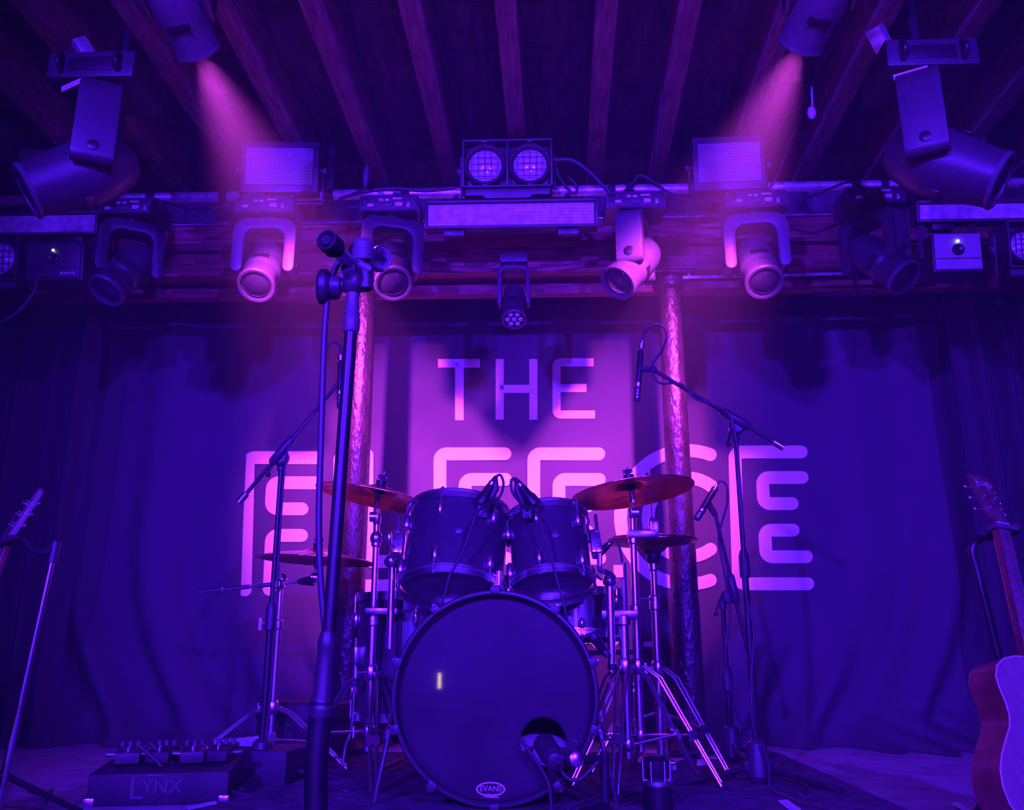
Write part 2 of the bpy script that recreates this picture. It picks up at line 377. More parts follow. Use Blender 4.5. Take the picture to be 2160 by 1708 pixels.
def hook_clamp(t, x, y, z0, ztop):
    make('clamp', MB().bar((x, y, z0), (x, y, ztop - 0.03), 0.035, 0.02).lathe([(0.026, -0.018), (0.036, -0.018), (0.036, 0.018), (0.026, 0.018)], frame((x, y, ztop), (1, 0, 0)), 20, closed=True), 'black', t)
def moving_head(label, at, s, pan, hdir, body='plastic', group=None, lens='lens', multi=0, pipe_to=None, prof=None, base=(0.25, 0.17, 0.075), yoke=(0.265, 0.245, 0.048), head_len=(0.12, 0.165), hr=0.077, depth=0.11, panel=True, name='moving_head_light'):
    """at = centre of the base's underside"""
    at = V(at); t = thing(name, at + V((0, 0, base[2] * s)), label, 'stage light', group)
    bw, bd_, bh = [k * s for k in base]; Rz = Matrix.Rotation(pan, 4, 'Z')
    Mb = Matrix.Translation(at)
    bo = make('base', MB().box((0, 0, bh / 2), (bw, bd_, bh), Mb), body, t, bevel=0.008 * s)
    if panel:
        yf = -bd_ / 2 - 0.002
        po = make('connector_panel', MB().box((0, yf, bh * 0.5), (bw * 0.94, 0.006, bh * 0.9), Mb), 'pcb', bo, bevel=0.001)
        for (cx, cz, cw, ch, mm) in ((-0.30, 0.30, 0.10, 0.16, 'white'), (-0.12, 0.62, 0.07, 0.14, 'alu'), (-0.02, 0.62, 0.07, 0.14, 'alu'), (0.0, 0.30, 0.16, 0.2, 'grey_plastic'),
                                     (0.18, 0.34, 0.12, 0.24, 'white'), (0.15, 0.68, 0.16, 0.10, 'white'), (0.34, 0.3, 0.05, 0.3, 'alu'), (-0.40, 0.6, 0.10, 0.4, 'black')):
            make('connector', MB().box((cx * bw, yf - 0.005, cz * bh), (cw * bw, 0.008, ch * bh), Mb), mm, bo, bevel=0.001)
    yw, yl, yt = [k * s for k in yoke]; d = depth * s
    piv = at + V((0, 0, -(yl - yt * 0.9) - 0.012 * s))
    My = Matrix.Translation(at + V((0, 0, -0.012 * s))) @ Rz @ Matrix.Rotation(math.pi / 2, 4, 'X')   # prism z -> -y
    yo = make('yoke', MB().prism(ushape(yw, yl, yt, yw * 0.22), -d / 2, d / 2, My), body, t, bevel=0.006 * s)
    make('bearing', MB().lathe([(0.05 * s, -0.014 * s), (0.05 * s, 0.002)], Matrix.Translation(at), 24), 'black', t)
    for sx in (-1, 1):
        c = piv + (Rz @ V((sx * (yw / 2 + 0.001), 0, 0)))
        make('pivot_cap', MB().lathe([(0.020 * s, -0.004), (0.020 * s, 0.003), (0.012 * s, 0.006)], frame(c, Rz @ V((sx, 0, 0))), 18), 'black', yo)
    hd = V(hdir).normalized(); Mh = frame(piv, hd, Rz @ V((1, 0, 0)))
    r = hr * s; zb, zf = -head_len[0] * s, head_len[1] * s
    prof = prof or [(0.55, 0), (0.82, 0.05), (0.97, 0.16), (1.0, 0.40), (0.97, 0.46), (1.0, 0.48), (1.0, 0.66), (0.93, 0.69), (0.95, 0.72), (0.95, 0.9), (0.98, 0.92), (0.98, 1.0)]
    pr = [(a * r, lerp(zb, zf, b)) for a, b in prof]
    rl = prof[-1][0] * r
    ho = make('head', MB().lathe(pr + [(rl * 0.82, zf), (rl * 0.80, zf - 0.012 * s)], Mh, 40), body, t)
    make('front_ring', MB().lathe([(rl * 1.03, zf - 0.012 * s), (rl * 1.05, zf), (rl * 0.99, zf + 0.006 * s), (rl * 0.86, zf + 0.005 * s), (rl * 0.84, zf - 0.006 * s)], Mh, 40, closed=True), 'grey_plastic', ho)
    if multi:
        make('lens_plate', MB().lathe([(0, zf - 0.010 * s), (rl * 0.84, zf - 0.010 * s), (rl * 0.84, zf - 0.004 * s), (0, zf - 0.004 * s)], Mh, 32), 'black', ho)
        for k in range(multi):
            rr = 0 if k == 0 else rl * 0.55; a = k * 2 * math.pi / max(1, multi - 1)
            make('lens', MB().ball((rr * math.cos(a), rr * math.sin(a), zf - 0.004 * s), rl * 0.22, Mh, 14, (1, 1, 0.5)), lens, ho)
    else:
        make('lens', MB().lathe([(0, zf + 0.012 * s), (rl * 0.3, zf + 0.010 * s), (rl * 0.6, zf + 0.004 * s), (rl * 0.83, zf - 0.008 * s), (0, zf - 0.014 * s)], Mh, 32), lens, ho)
    for sgn in (-1, 1):
        q = Mh @ V((0, sgn * r * 1.0, lerp(zb, zf, 0.57)))
        make('vent', MB().box((0, sgn * r * 0.985, lerp(zb, zf, 0.57)), (r * 0.9, 0.006, r * 0.28), Mh), 'black', ho, bevel=0.001)
    if pipe_to:
        hook_clamp(t, at.x, pipe_to[0], at.z + bh, pipe_to[1])
        if abs(pipe_to[0] - at.y) > bd_ / 2: make('bracket', MB().bar((at.x, at.y, at.z + bh + 0.008), (at.x, pipe_to[0], at.z + bh + 0.008), 0.03, 0.012), 'black', t)
    return t
G6 = 'profile moving heads on the pipe'
pt = (YP, zp)
moving_head('slim moving head hanging under the left flat LED panel, lens facing front', P(567, 466, 3.46), 1.0, 0.06, (0.02, -0.62, -0.78), 'grey_plastic', G6, pipe_to=pt)
moving_head('slim moving head just left of the long LED bar, behind the foreground boom stand', P(826, 464, 3.46), 1.0, 0.35, (0.22, -0.62, -0.75), 'plastic', G6, pipe_to=pt)
moving_head('slim moving head just right of the long LED bar, arm side-on, lens down left', P(1338, 457, 3.46), 1.0, 1.25, (-0.52, -0.45, -0.72), 'grey_plastic', G6, pipe_to=pt)
moving_head('slim moving head hanging under the right flat LED panel, lens facing front', P(1588, 455, 3.46), 1.0, -0.10, (0.0, -0.60, -0.80), 'grey_plastic', G6, pipe_to=pt)
moving_head('dim slim moving head left of the violet lit one, in shadow', P(283, 470, 3.46), 1.0, 0.5, (-0.25, -0.5, -0.83), 'plastic', G6, pipe_to=pt)
moving_head('slim moving head below the big right scanner, lens turned down right', P(1835, 448, 3.46), 1.0, -1.0, (0.45, -0.5, -0.74), 'plastic', G6, pipe_to=pt)
# small seven-lens head under the beam
moving_head('small moving head with seven little lenses under the wooden beam, centre', P(1084, 560, 3.72), 0.62, 0.0, (0.02, -0.50, -0.87), 'plastic', None, lens='white_lens', multi=7,
            base=(0.20, 0.14, 0.07), yoke=(0.235, 0.30, 0.03), head_len=(0.13, 0.20), hr=0.085, panel=False,
            prof=[(0.5, 0), (0.85, 0.03), (0.92, 0.2), (0.95, 0.5), (0.9, 0.8), (0.98, 0.88), (1.0, 1.0)])
# two big scanners near the sides
big = dict(base=(0.33, 0.26, 0.11), yoke=(0.38, 0.36, 0.062), head_len=(0.15, 0.25), hr=0.120, depth=0.145, panel=False,
           prof=[(0.45, 0), (0.80, 0.10), (1.02, 0.30), (1.06, 0.45), (1.02, 0.55), (1.0, 0.58), (0.86, 0.90), (0.84, 1.0)])
GB = 'big scanners at the sides'
for lab, px, py, pan, hd in (('big dark moving head at upper left, its barrel tilted down to the left', 222, 205, -1.15, (-0.74, -0.36, -0.52)),
                             ('big dark moving head at upper right, its barrel tilted down to the right', 1940, 182, 1.10, (0.72, -0.36, -0.52))):
    at = P(px, py, 2.72); t = moving_head(lab, at, 0.92, pan, hd, 'plastic', GB, **big)
    Mb = Matrix.Translation(at)
    for sx in (-1, 1):
        make('handle', MB().tube(spline([at + V((sx * 0.10, -0.125, 0.02)), at + V((sx * 0.10, -0.15, 0.05)), at + V((sx * 0.10, -0.125, 0.085))], 4), 0.009, 8), 'black', t)
    make('base_recess', MB().box((0, -0.121, 0.05), (0.16, 0.006, 0.05), Mb), 'black', t, bevel=0.002)
    make('bracket', MB().box((0.0, 0.05, 0.125), (0.22, 0.05, 0.03), Mb), 'alu', t, bevel=0.004)
    make('clamp', MB().lathe([(0.027, -0.03), (0.04, -0.03), (0.04, 0.03), (0.027, 0.03)], frame(at + V((0.03, 0.05, 0.175)), (1, 0, 0)), 18, closed=True), 'alu', t)
    make('safety_arm', MB().bar(at + V((-0.06, 0.05, 0.13)), at + V((-0.13, 0.0, 0.24)), 0.05, 0.05), 'alu', t, bevel=0.004)
    make('hanger', MB().tube([at + V((0.03, 0.05, 0.175)), (at.x + 0.03, at.y + 0.05, 2.775)], 0.02, 12), 'black', t)
    make('name_strip', MB().bar(at + V((-0.10 if px < 1000 else -0.13, -0.10, -0.035)), at + V((-0.01 if px < 1000 else -0.03, -0.135, -0.025)), 0.003, 0.022), 'white', t)
# two overhead wash heads throwing the visible magenta beams
GO = 'overhead magenta wash heads'
for lab, px, py, tpx, tpy, pan in (('overhead moving head at top left throwing a magenta beam', 372, 8, 850, 1040, 0.12), ('overhead moving head at top right throwing a magenta beam', 1735, -8, 1262, 1035, -0.12)):
    piv = P(px, py, 2.25); tgt = P(tpx, tpy, YW); hd = (tgt - piv).normalized()
    s = 0.92; at = piv + V((0, 0, 0.20 * s + 0.012))
    t = moving_head(lab, at, s, pan, hd, 'grey_plastic', GO, lens='lens', multi=7, base=(0.22, 0.16, 0.05), yoke=(0.235, 0.225, 0.03), head_len=(0.10, 0.165), hr=0.085, panel=False,
                    prof=[(0.7, 0), (0.93, 0.05), (1.0, 0.2), (1.0, 0.55), (0.95, 0.6), (0.90, 0.85), (0.88, 1.0)])
    m_ = frame(piv, hd, (1, 0, 0))
    make('rating_plate', MB().box((0.0, -0.0802, 0.035), (0.035, 0.004, 0.014), frame(piv, hd, (1, 0, 0))), 'white', t, smooth=0)
    # the lamp's own light
    L = piv + hd * (0.165 * s + 0.02)
    spot('magenta_beam', L, tgt, 930, MAG, 46, 1.0, 0.045)
    spot('magenta_beam_core', L, lerp(piv, tgt, 0.9) + V((0, 0, 0.05)), 420, MAG, 17, 1.0, 0.045)

# flat LED strobe panels
def led_panel(label, x0, y0, x1, y1, Y, tilt, yaw, inset=(0.06, 0.17)):
    a = P(x0, y0, Y); b = P(x1, y1, Y); c = (a + b) / 2; wd = abs(b.x - a.x); ht = abs(a.z - b.z) * 1.05
    m = Matrix.Translation(c) @ Matrix.Rotation(yaw, 4, 'Z') @ Matrix.Rotation(tilt, 4, 'X')
    t = thing('led_panel_light', c - V((0, 0, ht / 2)), label, 'stage light', 'flat LED panels on the pipe')
    make('housing', MB().box((0, 0.03, 0), (wd, 0.07, ht), m), 'plastic', t, bevel=0.006)
    iw, ih = wd * 0.86, ht * 0.72
    f = make('diffuser', MB().box((0, -0.006, 0.0), (iw, 0.006, ih), m), 'panel', t, smooth=0)
    g = MB(); nx = 34; nz = 18
    for k in range(nx + 1): g.box((-iw / 2 + iw * k / nx, -0.0105, 0), (0.0013, 0.003, ih), m)
    for k in range(nz + 1): g.box((0, -0.0105, -ih / 2 + ih * k / nz), (iw, 0.003, 0.0013), m)
    make('louvre_grid', g, 'grey_plastic', f, smooth=0)
    for sx in (-1, 1):
        make('side_knob', MB().lathe([(0.016, 0), (0.016, 0.012), (0.007, 0.014), (0.007, 0.03)], frame(m @ V((sx * (wd / 2 + 0.028), 0.04, 0)), (m.to_3x3() @ V((-sx, 0, 0)))), 14), 'grey_plastic', t)
    make('bracket', MB().tube([m @ V((-wd / 2 - 0.012, 0.04, 0)), m @ V((-wd / 2 - 0.012, 0.05, -ht * 0.62)), m @ V((wd / 2 + 0.012, 0.05, -ht * 0.62)), m @ V((wd / 2 + 0.012, 0.04, 0))], 0.007, 6), 'black', t)
    return t
led_panel('flat LED panel in a dark frame above the left violet lit moving head', 514, 306, 668, 400, 3.50, R(6), R(3))
led_panel('flat LED panel in a dark frame above the right violet lit moving head', 1459, 295, 1618, 394, 3.50, R(6), R(-2))
led_panel('flat LED panel at far left, half hidden behind the big moving head', 40, 310, 162, 400, 3.56, R(6), R(4))
led_panel('flat LED panel at far right, half hidden behind the big moving head', 1966, 292, 2090, 378, 3.56, R(6), R(-4))

# two-lamp blinder
def blinder(label, x0, y0, x1, y1, Y, n=2, grp='blinders'):
    a = P(x0, y0, Y); b = P(x1, y1, Y); c = (a + b) / 2; wd = abs(b.x - a.x); ht = abs(a.z - b.z)
    m = Matrix.Translation(c) @ Matrix.Rotation(R(8), 4, 'X')
    t = thing('blinder_light', c - V((0, 0, ht / 2)), label, 'stage light', grp)
    h = MB().box((0, 0.10, 0), (wd, 0.10, ht), m)
    tk = 0.008
    h.box((0, 0.02, ht / 2 - tk / 2), (wd, 0.06, tk), m).box((0, 0.02, -ht / 2 + tk / 2), (wd, 0.06, tk), m)
    for k in range(n + 1): h.box((lerp(-wd / 2 + tk / 2, wd / 2 - tk / 2, k / n), 0.02, 0), (tk, 0.06, ht), m)
    make('housing', h, 'plastic', t, bevel=0.002)
    make('skirt', MB().prism([(-wd * 0.47, 0), (wd * 0.47, 0), (wd * 0.47, -0.03), (wd * 0.28, -0.03), (wd * 0.24, -0.045), (-wd * 0.24, -0.045), (-wd * 0.28, -0.03), (-wd * 0.47, -0.03)], -0.04, 0.0,
         m @ Matrix.Translation((0, 0.01, -ht / 2)) @ Matrix.Rotation(math.pi / 2, 4, 'X')), 'plastic', t, bevel=0.002)
    for k in range(n):
        x = lerp(-wd / 2, wd / 2, (k + 0.5) / n); rr = min(ht * 0.37, wd / n * 0.40)
        ml = m @ Matrix.Translation((x, 0.02, 0)) @ Matrix.Rotation(math.pi / 2, 4, 'X')     # z -> -y
        lo = make('lamp', MB().lathe([(0, 0.014), (rr * 0.5, 0.010), (rr * 0.92, -0.004), (0, -0.01)], ml, 32), 'white_lens', t)
        make('lamp_ring', MB().lathe([(rr, -0.03), (rr * 1.2, -0.03), (rr * 1.22, 0.01), (rr * 1.15, 0.02), (rr * 0.98, 0.012)], ml, 36, closed=True), 'plastic', lo)
        g = MB()
        for q in range(-2, 3):
            hl = math.sqrt(max(0, 1 - (q * 0.36) ** 2)) * rr * 0.95
            g.box((q * 0.36 * rr, 0, 0.019), (0.0022, hl * 2, 0.003), ml).box((0, q * 0.36 * rr, 0.019), (hl * 2, 0.0022, 0.003), ml)
        make('wire_guard', g, 'black', lo, smooth=0)
        for sz in (-1, 1): make('clip', MB().box((x, -0.004, sz * rr * 1.25), (0.022, 0.012, 0.010), m), 'plastic', lo, bevel=0.002)
    for sx in (-1, 1):
        make('side_bracket', MB().box((sx * (wd / 2 + 0.012), 0.09, -ht * 0.15), (0.006, 0.03, ht * 0.9), m).lathe([(0.018, 0), (0.018, 0.014), (0.01, 0.018)], frame(m @ V((sx * (wd / 2 + 0.014), 0.09, 0)), m.to_3x3() @ V((sx, 0, 0))), 12), 'grey_plastic', t)
    return t
blinder('twin-lamp blinder on the pipe at centre with gridded round lamps', 976, 300, 1166, 390, 3.46)
blinder('lamp blinder cut by the right edge of the picture', 2118, 468, 2300, 560, 3.40)
blinder('lamp blinder cut by the left edge of the picture', -140, 498, 32, 588, 3.40)

# LED bars
def led_bar(label, x0, y0, x1, y1, Y, mm='reflector'):
    a = P(x0, y0, Y); b = P(x1, y1, Y); c = (a + b) / 2; wd = abs(b.x - a.x); ht = abs(a.z - b.z)
    m = Matrix.Translation(c) @ Matrix.Rotation(R(8), 4, 'X')
    t = thing('led_bar_light', c - V((0, 0, ht / 2)), label, 'stage light', 'long LED bars')
    make('housing', MB().box((0, 0.035, 0), (wd, 0.06, ht), m).box((0, 0, ht / 2 - 0.006), (wd, 0.03, 0.010), m).box((0, 0, -ht / 2 + 0.006), (wd, 0.03, 0.010), m)
         .box((-wd / 2 + 0.006, 0, 0), (0.012, 0.03, ht), m).box((wd / 2 - 0.006, 0, 0), (0.012, 0.03, ht), m), 'plastic', t, bevel=0.002)
    n = 7; hh = (ht - 0.026) / n
    for k in range(n):
        z = -ht / 2 + 0.013 + hh * (k + 0.5)
        make('reflector_rib', MB().prism([(-hh * 0.46, 0), (hh * 0.46, 0), (0, 0.006)], -wd / 2 + 0.016, wd / 2 - 0.016, m @ Matrix.Translation((0, 0.005, z)) @ Matrix(((0, 0, 1, 0), (0, -1, 0, 0), (1, 0, 0, 0), (0, 0, 0, 1)))), mm, t, smooth=0)
    for sx in (-1, 1):
        make('foot_bracket', MB().box((sx * wd * 0.33, 0.03, -ht / 2 - 0.012), (0.09, 0.05, 0.03), m), 'black', t, bevel=0.003)
        make('hanger', MB().bar(m @ V((sx * wd * 0.33, 0.05, ht / 2)), V(((m @ V((sx * wd * 0.33, 0, 0))).x, YP, zp)), 0.02, 0.01), 'black', t, bevel=0.003)
    return t
led_bar('long ribbed LED bar below the twin-lamp blinder at centre', 896, 427, 1262, 477, 3.50)
led_bar('long ribbed LED bar at the far left, cut by the picture edge', -120, 452, 206, 494, 3.42)
led_bar('long ribbed LED bar at the far right, cut by the picture edge', 1928, 426, 2280, 464, 3.42)

# control boxes / effect projectors beside the bars
for lab, x0, y0, x1, y1, face in (('dark box-shaped effect light with one lit indicator at far left', 62, 516, 166, 584, 'plastic'), ('box-shaped effect light with pale front plate at far right', 1966, 496, 2074, 566, 'panel')):
    Y = 3.38; a = P(x0, y0, Y); b = P(x1, y1, Y); c = (a + b) / 2; wd = abs(b.x - a.x); ht = abs(a.z - b.z)
    m = Matrix.Translation(c) @ Matrix.Rotation(R(6), 4, 'X')
    t = thing('effect_light', c - V((0, 0, ht / 2)), lab, 'stage light')
    make('housing', MB().box((0, 0.09, 0), (wd * 1.06, 0.17, ht * 1.1), m), 'plastic', t, bevel=0.006)
    pl = make('front_plate', MB().box((0, 0, 0), (wd, 0.012, ht), m), face, t, bevel=0.002)
    make('aperture', MB().lathe([(0.02, -0.004), (0.024, 0.004), (0.017, 0.007), (0.0, 0.003)], frame(m @ V((0, -0.008, ht * 0.05)), m.to_3x3() @ V((0, -1, 0))), 20), 'black', pl)
    make('indicator', MB().ball(m @ V((0.0, -0.012, ht * 0.28)), 0.005, n=10), 'indicator', pl)
    make('seam', MB().box((0, -0.0072, -ht * 0.2), (wd * 0.96, 0.002, 0.003), m), 'black', pl, smooth=0)
    for k in range(5): make('legend_mark', MB().box((wd * (0.18 + 0.055 * k), -0.0075, -ht * 0.38), (wd * 0.035, 0.002, 0.008 if k % 2 else 0.012), m), 'white', pl, smooth=0)
    make('bracket', MB().bar(m @ V((-wd * 0.56, 0.08, 0)), m @ V((-wd * 0.56, 0.08, ht * 1.3)), 0.03, 0.006).bar(m @ V((wd * 0.56, 0.08, 0)), m @ V((wd * 0.56, 0.08, ht * 1.3)), 0.03, 0.006).bar(m @ V((-wd * 0.57, 0.08, ht * 1.3)), m @ V((wd * 0.57, 0.08, ht * 1.3)), 0.03, 0.006), 'black', t)
    make('strut', MB().tube([m @ V((0, 0.08, ht * 1.3)), (c.x, YP, zp)], 0.012, 8), 'black', t)

# rig cables
def cable(name, label, pts, r, cat='cable', grp=None, m='cable', n=8, seg=8):
    o = make(name, MB().tube(spline(pts, seg), r, n), m, smooth=80); return tag(o, label, cat, grp)
GC = 'cables looped along the pipe'
for lab, Y, pts, r in (
    ('grey power cable looping from the blinder down to the right moving head', 3.44, [(1168, 338), (1205, 338), (1240, 360), (1275, 395), (1300, 420), (1310, 432)], 0.010),
    ('thin cable loop hanging just beside the blinder', 3.50, [(1172, 340), (1178, 370), (1200, 400), (1214, 408), (1216, 392), (1200, 374)], 0.006),
    ('grey cable curling left of the centre LED bar', 3.46, [(960, 396), (900, 402), (830, 398), (770, 404), (722, 418), (714, 430), (730, 436), (790, 438)], 0.008),
    ('black cable draped over the pipe right of the blinder', 3.55, [(1300, 420), (1335, 385), (1350, 370), (1380, 384), (1420, 410), (1480, 408), (1560, 398), (1600, 392)], 0.006),
    ('grey cable rising from the right moving head up to the ceiling', 3.50, [(1545, 440), (1590, 420), (1625, 395), (1650, 345), (1665, 300), (1690, 255)], 0.005),
    ('grey cable running between the right moving heads', 3.46, [(1360, 420), (1420, 416), (1470, 424), (1530, 415), (1562, 418), (1570, 436)], 0.008),
    ('black cable drooping under the pipe near the left moving heads', 3.52, [(330, 420), (400, 440), (470, 436), (520, 410), (560, 418)], 0.006),
    ('cable bundle over the left violet moving head', 3.44, [(522, 440), (518, 415), (545, 410), (580, 425), (620, 412), (645, 405)], 0.007),
    ('cable trailing down the left edge below the box light', 3.36, [(78, 585), (72, 615), (40, 655), (0, 680), (-40, 690)], 0.007),
    ('cable sagging under the pipe near the big right moving head', 3.50, [(1640, 412), (1690, 420), (1740, 402), (1790, 384), (1810, 400), (1806, 440)], 0.006),
    ('thin straight wire running up along a joist to the ceiling', 3.2, [(1385, 330), (1395, 200), (1408, 60), (1418, 0)], 0.004),
    ('thin sagging wire under the wooden beam', 3.78, [(640, 560), (760, 566), (900, 560), (1010, 564), (1050, 556)], 0.004),
    ('thin wire from the small central head along the beam to the right', 3.78, [(1120, 566), (1180, 560), (1260, 550), (1330, 552)], 0.004)):
    cable('rig_cable', lab, [P(x, y, Y) for x, y in pts], r, grp=GC)
# connector sleeves plugged into the bases
for lab, a, b in (('pale cable plug lying on the base of the moving head right of the centre bar', (1305, 436), (1340, 408)), ('pale cable plug lying on the base of the right violet moving head', (1560, 432), (1605, 408)), ('small upright pale plug above the moving head left of the centre bar', (770, 395), (774, 352))):
    A = P(*a, 3.38); B = P(*b, 3.42); o = make('cable_plug', MB().tube([A, lerp(A, B, 0.25), lerp(A, B, 0.3), lerp(A, B, 0.8), B], [0.008, 0.010, 0.014, 0.013, 0.007], 12), 'grey_plastic'); tag(o, lab, 'plug', 'cable plugs on the rig')

# thin conduit under the beam at the right and a small dome lamp high on the joists
o = make('conduit_rail', MB().tube([P(1440, 585, 3.80), P(2000, 572, 3.80)], 0.008, 8), 'alu'); tag(o, 'thin metal rail under the beam at right', 'rail')
o = make('hanging_lamp', MB().ball(P(1712, 238, 3.18), 0.018, n=14, sx=(1, 1, 1.6)).tube([P(1712, 232, 3.18), P(1714, 222, 3.18), P(1714, 222, 3.18) + V((0.01, 0.02, 0.10))], 0.004, 6), 'white_lens'); tag(o, 'small pale bulb hanging beside the right magenta beam', 'lamp')

# ================================================================== DRUM KIT
def ellipse_lug(M_, c, rad_dir, L, wd):
    m = M_ @ frame(c, rad_dir, (0, 0, 1)); return MB().ball((0, 0, 0), 1.0, m @ Matrix.Diagonal((L / 2, wd / 2, wd * 0.55, 1)), 12)
def drum(name, label, M_, Rr, dep, nl, a0=0.2, grp=None, head2='head_clear', rim=0.024):
    """M_ origin = centre of the shell, +z = batter side"""
    t = thing(name, M_ @ V((0, 0, -dep / 2)), label, 'drum', grp); h = dep / 2
    make('shell', MB().lathe([(Rr, -h + 0.008), (Rr, h - 0.008), (Rr - 0.008, h - 0.004), (Rr - 0.008, -h + 0.004)], M_, 48, closed=True), 'shell', t)
    for sg, nm, mm in ((1, 'batter_head', 'foam'), (-1, 'resonant_head', head2)):
        make(nm, MB().lathe([(0, sg * (h + 0.001)), (Rr * 0.9, sg * (h + 0.001)), (Rr + 0.001, sg * (h - 0.004))], M_, 48), mm, t)
        z = sg * h; d = sg
        make('hoop', MB().lathe([(Rr + 0.004, z - d * 0.012), (Rr + 0.012, z - d * 0.012), (Rr + 0.012, z - d * 0.006), (Rr + 0.006, z - d * 0.004), (Rr + 0.006, z + d * rim * 0.55), (Rr + 0.011, z + d * rim * 0.6), (Rr + 0.011, z + d * rim * 0.72), (Rr + 0.002, z + d * rim * 0.72), (Rr + 0.002, z)], M_, 56, closed=True), 'chrome', t)
        for k in range(nl):
            a = a0 + 2 * math.pi * k / nl; ca, sa = math.cos(a), math.sin(a)
            zl = sg * h * 0.62
            l = make('lug', ellipse_lug(M_, ((Rr + 0.008) * ca, (Rr + 0.008) * sa, zl), (ca, sa, 0), min(0.06, dep * 0.3), 0.024), 'chrome', t)
            make('tension_rod', MB().tube([M_ @ V(((Rr + 0.013) * ca, (Rr + 0.013) * sa, zl)), M_ @ V(((Rr + 0.013) * ca, (Rr + 0.013) * sa, z + d * 0.014))], 0.0032, 6)
                 .lathe([(0.0065, 0), (0.0065, 0.008), (0.004, 0.012)], M_ @ frame(((Rr + 0.010) * ca, (Rr + 0.010) * sa, z + d * 0.010), (0, 0, d)), 8), 'chrome', l)
    return t

# --- bass drum
KY = 2.60; KR = 0.283
kc = P(1044, 1490, KY); kx = kc.x; kz = KR + 0.014
MK = Matrix.Translation((kx, KY, kz)) @ Matrix.Rotation(math.pi / 2, 4, 'X')   # +z of drum -> -Y (towards the audience)
kick = thing('bass_drum', (kx, KY + 0.2, 0), 'large bass drum with black front head and small round port', 'drum')
KD = 0.42
make('shell', MB().lathe([(KR - 0.008, -0.02), (KR - 0.008, -KD), (KR - 0.016, -KD), (KR - 0.016, -0.02)], MK, 64, closed=True), 'shell', kick)
make('front_hoop', MB().lathe([(KR - 0.010, -0.036), (KR + 0.004, -0.036), (KR + 0.005, 0.016), (KR + 0.001, 0.022), (KR - 0.006, 0.022), (KR - 0.010, 0.017)], MK, 72, closed=True), 'hoop_black', kick)
make('rear_hoop', MB().lathe([(KR - 0.008, -KD - 0.01), (KR + 0.004, -KD - 0.01), (KR + 0.004, -KD + 0.028), (KR - 0.008, -KD + 0.028)], MK, 64, closed=True), 'hoop_black', kick)
make('batter_head', MB().lathe([(0, -KD), (KR - 0.012, -KD)], MK, 48), 'rubber', kick)
hc = P(1146, 1563, KY + 0.012); hx, hy = (hc.x - kx), (hc.z - kz); HR = 0.066
rh = KR - 0.0105; NA = 96; vs_ = []; fs_ = []
for k in range(NA):
    a = 2 * math.pi * k / NA; dx, dy = math.cos(a), math.sin(a); bq = hx * dx + hy * dy
    tt = -bq + math.sqrt(bq * bq - (hx * hx + hy * hy - rh * rh))       # ray from the port centre to the hoop
    for q in (0.0, 0.04, 0.35, 0.7, 1.0):
        d = lerp(HR, tt, q); vs_.append((hx + dx * d, hy + dy * d, -0.012))
for k in range(NA):
    for q in range(4): fs_.append((k * 5 + q, k * 5 + q + 1, ((k + 1) % NA) * 5 + q + 1, ((k + 1) % NA) * 5 + q))
mb = MB().add(vs_, fs_, MK)
kh = make('front_head', mb, 'head_black', kick, smooth=0)
make('port_rim', MB().lathe([(HR - 0.002, -0.016), (HR + 0.003, -0.0125), (HR + 0.0025, -0.0105), (HR - 0.003, -0.011)], MK @ Matrix.Translation((hx, hy, 0)), 40, closed=True), 'rubber', kh)
make('hoop_shade_ring', MB().lathe([(rh - 0.011, -0.0115), (rh - 0.006, -0.008), (rh, -0.009), (rh, -0.013)], MK, 72, caps=False), 'rubber', kick)  # dark ring standing for the shade between front hoop and recessed head
for k in range(10):
    a = 2 * math.pi * (k + 0.5) / 10; ca, sa = math.cos(a), math.sin(a)
    m = MK @ frame(((KR + 0.006) * ca, (KR + 0.006) * sa, -0.02), (0, 0, 1), (ca, sa, 0))
    cl = make('claw', MB().box((0.006, 0, 0.01), (0.010, 0.024, 0.07), m).box((-0.004, 0, 0.045), (0.02, 0.026, 0.006), m), 'plastic', kick, bevel=0.003)
    make('tension_rod', MB().tube([m @ V((0.012, 0, 0.01)), m @ V((0.006, 0, -0.11))], 0.0035, 6).lathe([(0.006, 0), (0.006, 0.012), (0.0, 0.014)], m @ Matrix.Translation((0.012, 0, 0.008)), 8), 'chrome', cl)
    make('lug', MB().ball((0, 0, 0), 1, m @ Matrix.Translation((0.002, 0, -0.13)) @ Matrix.Diagonal((0.014, 0.013, 0.035, 1)), 12), 'chrome', kick)
# maker's badge
def onhead(px, py): q = P(px, py, KY + 0.010); return V((q.x - kx, q.z - kz, -0.0095))
bc = onhead(1035, 1664)
Mbdg = MK @ Matrix.Translation(bc)
bg = make('badge_ring', MB().add([(rx * math.cos(2 * math.pi * k / 48), rz * math.sin(2 * math.pi * k / 48), 0) for rx, rz in ((0.040, 0.0185), (0.0355, 0.0145)) for k in range(48)],
     [(k, (k + 1) % 48, 48 + (k + 1) % 48, 48 + k) for k in range(48)], Mbdg), 'white', kh, smooth=0)
make('badge_lettering', text_mb('EVANS', 0.0205, Mbdg @ Matrix.Translation((0, 0.001, 0))), 'white', kh, smooth=0)
make('badge_bar', MB().box((0, -0.0225, 0), (0.046, 0.006, 0.0004), Mbdg), 'white', kh, smooth=0)
make('badge_lettering', text_mb('LEVEL 360', 0.006, Mbdg @ Matrix.Translation((0, -0.0128, 0.0003))), 'white', kh, smooth=0)
